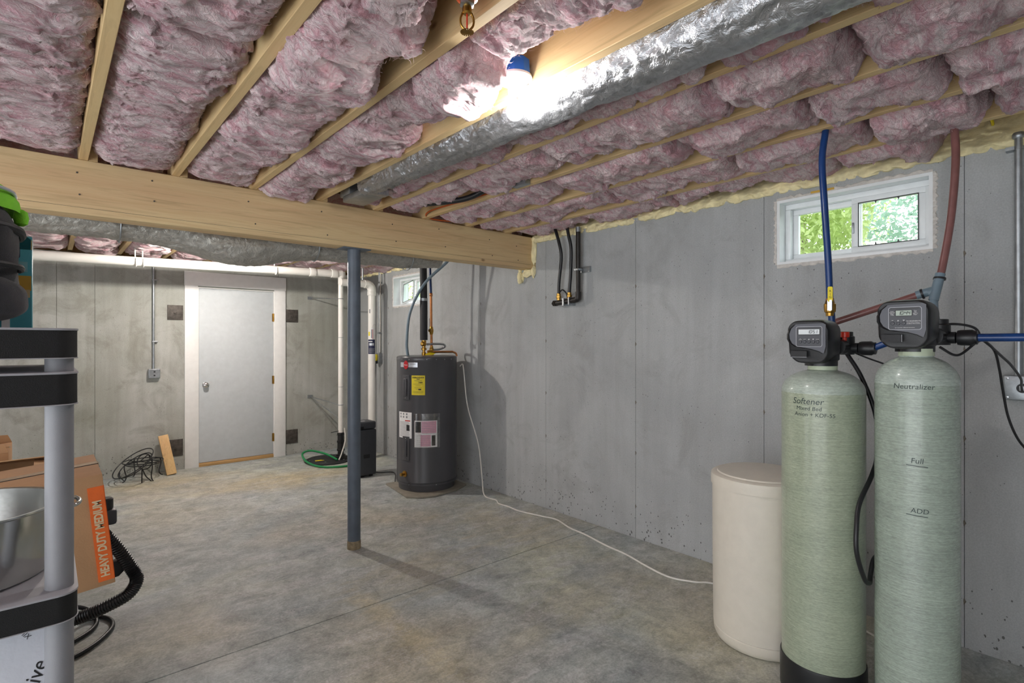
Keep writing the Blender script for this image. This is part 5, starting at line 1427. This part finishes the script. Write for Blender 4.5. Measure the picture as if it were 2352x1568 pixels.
# stray wires along the ceiling
tag(B().curve([(2.10, 2.62, 2.42), (2.05, 2.80, 2.372), (1.96, 3.05, 2.372), (1.90, 3.28, 2.40)], .018, 12).obj('black_cable', 'black'), 'thick black cable emerging from the ceiling insulation near the beam', 'cable')
t = thing('ceiling_box', 'grey metal junction box fixed to a joist near the beam', 'junction box', (2.13, 2.4, 2.36))
xj = JX(5) - HJ
B().box(xj - .045, xj - .001, 2.32, 2.44, 2.372, 2.45).obj('box', 'galv', t, bevel=.003)
B().box(xj - .048, xj - .045, 2.315, 2.445, 2.37, 2.452).obj('cover', 'galv', t)
b = B().curve([(xj - .03, 2.44, 2.40), (xj - .012, 2.6, 2.40), (xj - .010, 2.85, 2.40), (xj - .012, 3.15, 2.41), (xj - .03, 3.36, 2.405), (xj - .01, 3.46, 2.392), (xj + .06, 3.50, 2.384), (xj + .18, 3.505, 2.388), (xj + .34, 3.50, 2.40)], .0055, 8, 10)
tag(b.obj('orange_cable', 'orange_cord'), 'orange cable stapled along a joist and over the beam', 'cable')
tag(B().curve([(.98, 1.62, 2.375), (1.06, 1.62, 2.368), (1.14, 1.62, 2.36)], .0015, 6).obj('support_wire', 'rust'), 'thin wire rod holding up the batt beside the bulb', 'wire')
tag(B().curve([(2.79, .26, 2.52), (3.10, .40, 2.47), (3.27, .42, 2.44)], .006, 8).obj('yellow_cable', 'yellow'), 'yellow cable across the foamed rim above the outlet conduit', 'cable')

# ================================================================== SHELVING UNIT AND WHAT STANDS ON IT
SX0, SX1, SY0, SY1 = -.86, .046, 1.258, 1.70
t = thing('shelving_unit', 'grey plastic shelving unit with black-edged shelves', 'shelf', ((SX0 + SX1) / 2, (SY0 + SY1) / 2, 0))
def shelf(z0, z1):
    w, d = SX1 - SX0, SY1 - SY0
    cx_, cy_ = (SX0 + SX1) / 2, (SY0 + SY1) / 2
    base = rrect(w, d, .030, 5)
    s = B(); s.prism(base, (cx_, cy_, z1 - .004), (1, 0, 0), (0, 1, 0), (0, 0, .004))
    s.prism(rrect(w, d, .03, 5), (cx_, cy_, z0), (1, 0, 0), (0, 1, 0), (0, 0, .002))
    sh = s.obj('shelf_board', 'shelf', t, bevel=.0015)
    out = rrect(w - .003, d - .003, .03, 5); inn = rrect(w - .016, d - .016, .026, 5); n = len(out)
    b = B(); vs = []
    for z in (z0 + .002, z1 - .004):
        vs += [(cx_ + a, cy_ + c, z) for a, c in out]
    for z in (z0 + .002, z1 - .004):
        vs += [(cx_ + a, cy_ + c, z) for a, c in inn]
    fs = []
    for i in range(n):
        j = (i + 1) % n
        fs += [(i, j, j + n, i + n), (i + 2 * n, i + 3 * n, j + 3 * n, j + 2 * n), (i + n, j + n, j + 3 * n, i + 3 * n), (i, i + 2 * n, j + 2 * n, j)]
    b.add(vs, fs); b.obj('black_edge', 'band', sh)
    for k in range(7):
        x = SX0 + .1 + k * .12
        B().box(x, x + .004, SY0 + .02, SY1 - .02, z0 + .003, z1 - .005).obj('rib', 'shelf', sh)
    return sh
for z0, z1 in ((1.419, 1.474), (1.335, 1.395), (.944, .996), (.50, .552), (.06, .112)): shelf(z0, z1)
for x in (.019, SX0 + .03):
    for y in (1.306, 1.654):
        for za, zb in ((0, .06), (.112, .50), (.552, .944), (.996, 1.335), (1.395, 1.419)):
            B().cyl((x, y, za), (x, y, zb), .0212, 28).obj('post', 'shelf_post', t)
        for zz in (.944, .50):
            B().lathe([(.0225, 0), (.0225, -.006)], (x, y, zz), 24).obj('post_socket', 'shelf', t)

# backpack
bxk, byk = -.185, 1.44
t = thing('backpack', 'charcoal fabric bag with lime green trim on the top shelf', 'bag', (bxk, byk, 1.474))
def blob(cx, cy, z0, z1, rx, ry, name, mat, parent, seed, amp=.008, n1=2.6, bulge=.0, nz=40, seg=56):
    V = []
    for i in range(nz):
        f = i / (nz - 1)
        prof = (1 - abs(2 * f - 1) ** 3.2) ** .42
        prof = max(prof, .02) * (1 + bulge * (0.5 - f))
        z = z0 + (z1 - z0) * f
        for k in range(seg):
            a = 2 * PI * k / seg; c, s = math.cos(a), math.sin(a)
            r = (abs(c) ** n1 + abs(s) ** n1) ** (-1 / n1)
            V.append((cx + rx * prof * r * c, cy + ry * prof * r * s, z))
    V = np.array(V)
    d = amp * fbm(V, (9, 9, 6), 3, seed) * 1.6
    dirv = V - np.array([cx, cy, 0]); dirv[:, 2] = 0; L = np.linalg.norm(dirv, axis=1)[:, None]; dirv /= np.maximum(L, 1e-6)
    V = V + dirv * d[:, None]
    F = []
    for i in range(nz - 1):
        for k in range(seg):
            a = i * seg + k; b_ = i * seg + (k + 1) % seg
            F.append((a, b_, b_ + seg, a + seg))
    return np_obj(name, V, np.array(F), mat, parent, tuple(ORG[parent]))
blob(bxk, byk, 1.476, 1.742, .145, .12, 'bag_body', 'fabric', t, 3, .012, 2.8, .12)
blob(bxk + .012, byk - .06, 1.478, 1.585, .142, .10, 'front_pocket', 'fabric2', t, 5, .008, 2.6, .1)
def hoop(z, rx, ry, cy0, a0, a1, r, name, mat, dz=0, n=26, wide=None):
    pts = []
    for k in range(n + 1):
        a = R(a0 + (a1 - a0) * k / n); c, s = math.cos(a), math.sin(a)
        q = (abs(c) ** 2.7 + abs(s) ** 2.7) ** (-1 / 2.7)
        pts.append((bxk + rx * q * c, cy0 + ry * q * s, z + dz * k / n))
    B().tube(pts, r, 8).obj(name, mat, t)
hoop(1.588, .150, .112, byk - .055, -180, 20, .0055, 'pocket_seam', 'black_m')
hoop(1.676, .148, .122, byk, -190, 60, .008, 'side_strap', 'black_m', -.02)
# lime top flap and zip
lm = B()
secs = []
for k in range(13):
    f = k / 12; a = R(-170 + 200 * f)
    c, s = math.cos(a), math.sin(a)
    secs.append([(bxk + .128 * c, byk + .100 * s, 1.748), (bxk + .146 * c, byk + .118 * s, 1.722), (bxk + .150 * c, byk + .121 * s, 1.700), (bxk + .140 * c, byk + .112 * s, 1.705), (bxk + .120 * c, byk + .09 * s, 1.742)])
lm.loft(secs); lm.obj('lime_trim', 'lime', t)
hoop(1.735, .139, .110, byk, -120, 15, .0035, 'zip', 'silver')
B().lathe([(.004, -.016), (.010, -.012), (.012, 0), (.010, .012), (.004, .016)], (bxk + .148, byk - .005, 1.693), 12).obj('zip_pull', 'lime', t)
B().curve([(bxk + .02, byk - .08, 1.745), (bxk + .05, byk - .085, 1.775), (bxk + .085, byk - .08, 1.765), (bxk + .105, byk - .07, 1.742)], .009, 8).obj('grab_loop', 'lime', t)
B().prism(rrect(.06, .055, .008), (bxk + .078, byk - .128, 1.668), (1, .25, 0), (0, 0, 1), (0, -.005, 0)).obj('lime_patch', 'lime', t)

t = thing('printed_box', 'teal printed carton with yellow panel behind the bag', 'box', (-.10, 1.57, 1.474))
B().box(-.30, -.0225, 1.57, 1.65, 1.4745, 1.678).obj('carton', 'teal', t, bevel=.002)
B().prism([(-.30, 0), (-.0225, 0), (-.0225, .020), (-.04, .036), (-.30, .036)], (0, 1.57, 1.649), (1, 0, 0), (0, 0, 1), (0, .003, 0)).obj('hang_flap', 'tan_print', t)
B().box(-.24, -.024, 1.5685, 1.5699, 1.560, 1.592).obj('yellow_panel', 'mustard', t)
B().box(-.24, -.026, 1.5683, 1.5699, 1.545, 1.562).obj('cream_panel', 'tan_print', t)
B().box(-.24, -.030, 1.5685, 1.5699, 1.600, 1.622).obj('pale_print', 'cyan', t)
B().prism(rrect(.010, .026, .004), (-.047, 1.5698, 1.642), (1, 0, 0), (0, 0, 1), (0, -.0008, 0)).obj('hang_hole', 'navy', t)
B().box(-.071, -.058, 1.5686, 1.5699, 1.476, 1.60).obj('white_spine', 'paper', t)

# stainless pan
cx, cy = -.134, 1.462
t = thing('stainless_pan', 'wide shiny stainless steel pan with side handles', 'pan', (cx, cy, .996))
B().lathe([(0, .0), (.130, .0), (.142, .004), (.150, .02), (.158, .128), (.165, .132), (.165, .135), (.156, .134), (.147, .022), (.138, .010), (0, .008)], (cx, cy, .9965), 72).obj('pan_body', 'stainless', t)
for s in (-1, 1):
    B().curve([(cx + s * .157, cy - .035, 1.112), (cx + s * .180, cy - .033, 1.114), (cx + s * .188, cy, 1.114), (cx + s * .180, cy + .033, 1.114), (cx + s * .157, cy + .035, 1.112)], .0045, 10).obj('handle', 'stainless', t)

# white wrapped package on the shelf below
t = thing('white_package', 'white film-wrapped package with black lettering on the lower shelf', 'package', (-.16, 1.50, .552))
B().box(-.40, .034, 1.375, 1.62, .5525, .925).obj('wrapped_body', 'white_film', t, bevel=.02, seg=4)
yy = 1.3746
text('lettering', 'estive', 'ink', t, (-.020, yy, .795), (.30, 0, .954), (-.954, 0, .30), .036, shear=.25)
text('lettering', 'N', 'ink', t, (-.062, yy, .765), (.35, 0, .94), (-.94, 0, .35), .06, shear=.25)
text('lettering', 'MIX', 'ink', t, (-.030, yy, .895), (.6, 0, -.8), (.8, 0, .6), .012)

# ================================================================== CARTONS AND VACUUM
def carton(t, x0, x1, y0, y1, z0, z1, M=None):
    b = B(); b.M = M; b.box(x0, x1, y0, y1, z0, z1); o = b.obj('carton_body', 'card', t, bevel=.003)
    return o
t = thing('cardboard_box', 'plain brown carton under the heavy duty box', 'box', (-.22, 2.72, 0), 'moving boxes')
carton(t, -.46, .035, 2.50, 2.95, 0, .505)
B().box(-.46, .035, 2.695, 2.755, .5045, .5062).obj('tape', 'tape', t)
M_ = Matrix.Translation((-.045, 2.72, .512)) @ Matrix.Rotation(R(-5.5), 4, 'Y') @ Matrix.Translation((0, 0, .012))
t = thing('cardboard_box', 'tilted brown carton with orange HEAVY DUTY MEDIUM strip', 'box', (-.08, 2.72, .51), 'moving boxes')
carton(t, -.23, .245, -.22, .24, 0, .415, M_)
b = B(); b.M = M_; b.box(.196, .2435, -.2222, -.2195, .018, .372); b.box(.2436, .2456, -.22, -.02, .018, .372); st = b.obj('orange_strip', 'card_o', t)
b = B(); b.M = M_; b.box(-.232, .247, -.0, .055, .414, .4165); b.box(.2445, .2468, -.0, .055, .33, .4165); b.obj('tape', 'tape', t)
b = B(); b.M = M_; b.box(-.2305, .2455, -.0012, .0012, .4146, .4172); b.obj('flap_seam', 'ink', t)
R3 = M_.to_3x3()
text('lettering', 'HEAVY DUTY MEDIUM', 'cart_ink', st, M_ @ Vector((.220, -.2225, .178)), R3 @ Vector((0, 0, 1)), R3 @ Vector((-1, 0, 0)), .036, bold=.0014, fit=.285)
# open cartons behind
t = thing('cardboard_box', 'long open carton with raised flaps behind the tilted box', 'box', (-.10, 3.95, 0), 'moving boxes')
b = B(); X0, X1, Y0, Y1, Z1 = -.40, .12, 3.66, 4.20, .76
b.box(X0, X1, Y0, Y0 + .006, 0, Z1).box(X0, X1, Y1 - .006, Y1, 0, Z1).box(X0, X0 + .006, Y0, Y1, 0, Z1).box(X1 - .006, X1, Y0, Y1, 0, Z1).box(X0, X1, Y0, Y1, 0, .4).obj('carton_body', 'card', t)
for pts, nm in ((((X0, Y0, Z1), (X1, Y0, Z1), (X1 - .03, Y0 - .17, Z1 - .03), (X0 + .03, Y0 - .17, Z1 - .02)), 'flap'), (((X0, Y1, Z1), (X1, Y1, Z1), (X1 - .02, Y1 - .20, Z1 + .05), (X0 + .02, Y1 - .20, Z1 + .04)), 'flap'), (((X1, Y0, Z1), (X1, Y1, Z1), (X1 - .17, Y1 - .05, Z1 + .015), (X1 - .17, Y0 + .05, Z1 + .02)), 'flap')):
    b = B(); vs = [Vector(p) for p in pts]; n = (vs[1] - vs[0]).cross(vs[2] - vs[0]).normalized() * .005
    b.add(vs + [v + n for v in vs], [(0, 1, 2, 3), (7, 6, 5, 4), (0, 4, 5, 1), (1, 5, 6, 2), (2, 6, 7, 3), (3, 7, 4, 0)]); b.obj(nm, 'card_in', t)
t = thing('cardboard_box', 'taller brown carton behind the long open one', 'box', (-.42, 4.55, 0), 'moving boxes')
carton(t, -.70, -.165, 4.30, 4.75, 0, .80)
B().box(-.70, -.165, 4.49, 4.55, .7995, .802).obj('tape', 'tape', t)
for fl_ in (1, -1):
    b = B(); b.prism([(-.70, 0), (-.165, 0), (-.185, .05), (-.68, .05)], (0, 4.525 + fl_ * .22, .80), (1, 0, 0), (0, -.25 * fl_, 1), (0, .004, 0)); b.obj('flap', 'card', t)

vx, vy = -.12, 3.25
t = thing('shop_vacuum', 'black and orange shop vacuum behind the tilted carton', 'vacuum', (vx, vy, 0))
B().lathe([(0, .10), (.175, .10), (.185, .12), (.195, .42), (.200, .44), (.200, .46), (0, .46)], (vx, vy, 0), 48).obj('drum', 'dehum', t)
B().lathe([(.203, .455), (.206, .47), (.20, .50), (.17, .56), (.13, .585), (0, .60)], (vx, vy, 0), 48).obj('motor_lid', 'orange', t)
B().lathe([(.12, .56), (.118, .66), (.10, .70), (0, .71)], (vx, vy, 0), 32).obj('motor_cap', 'black', t)
B().box(vx + .02, .245, 3.02, 3.09, .62, .69).obj('tool_holder', 'dehum', t, bevel=.012)
B().box(vx + .10, .21, 3.03, 3.08, .50, .63).obj('latch', 'orange', t, bevel=.008)
B().lathe([(.030, 0), (.034, .01), (.034, .05), (.028, .055)], (.20, 3.055, .685), 16).obj('hose_cuff', 'black', t)
B().curve([(vx - .10, vy - .05, .69), (vx - .08, vy, .78), (vx + .08, vy, .78), (vx + .10, vy - .05, .69)], .012, 10).obj('carry_handle', 'black', t)
for k in range(4):
    a = R(45 + 90 * k)
    B().lathe([(.03, -.012), (.035, 0), (.03, .012)], (vx + .18 * math.cos(a), vy + .18 * math.sin(a), .036), 18, (math.sin(a), -math.cos(a), 0)).box(vx + .18 * math.cos(a) - .02, vx + .18 * math.cos(a) + .02, vy + .18 * math.sin(a) - .02, vy + .18 * math.sin(a) + .02, .06, .11).obj('caster', 'black', t)
hp = spline([(.165, 2.98, .63), (.205, 2.99, .58), (.255, 2.985, .50), (.295, 2.97, .42), (.312, 2.96, .37), (.28, 2.96, .315), (.20, 2.98, .275)] + [(.12, 3.0, .25), (.05, 3.02, .24)], 26)
B().tube(hp, .027, 16, True, lambda q: .0262 + .0022 * math.sin(q * len(hp) * 2.1)).obj('ribbed_hose', 'black', t)
B().prism([(0, 0), (.09, .02), (.10, -.02), (.06, -.06), (0, -.07)], (.19, 3.0, .45), (1, 0, 0), (0, 0, 1), (0, .04, 0)).obj('hose_bracket', 'black', t, bevel=.004)
cc = [(.09, 2.985, .03), (.16, 3.02, .10), (.235, 3.06, .05), (.262, 2.99, .014), (.235, 2.90, .012), (.17, 2.83, .012), (.10, 2.78, .012), (.06, 2.72, .012), (.09, 2.64, .012), (.16, 2.66, .012), (.25, 2.74, .012), (.315, 2.86, .012), (.318, 2.96, .012), (.28, 3.03, .012), (.20, 3.05, .012)]
b = B().curve([(x - .065, y + .50, z) for x, y, z in cc], .0105, 12, 12)
tag(b.obj('cord_coil', 'black'), 'thick black cord coiled on the floor below the vacuum', 'cord')
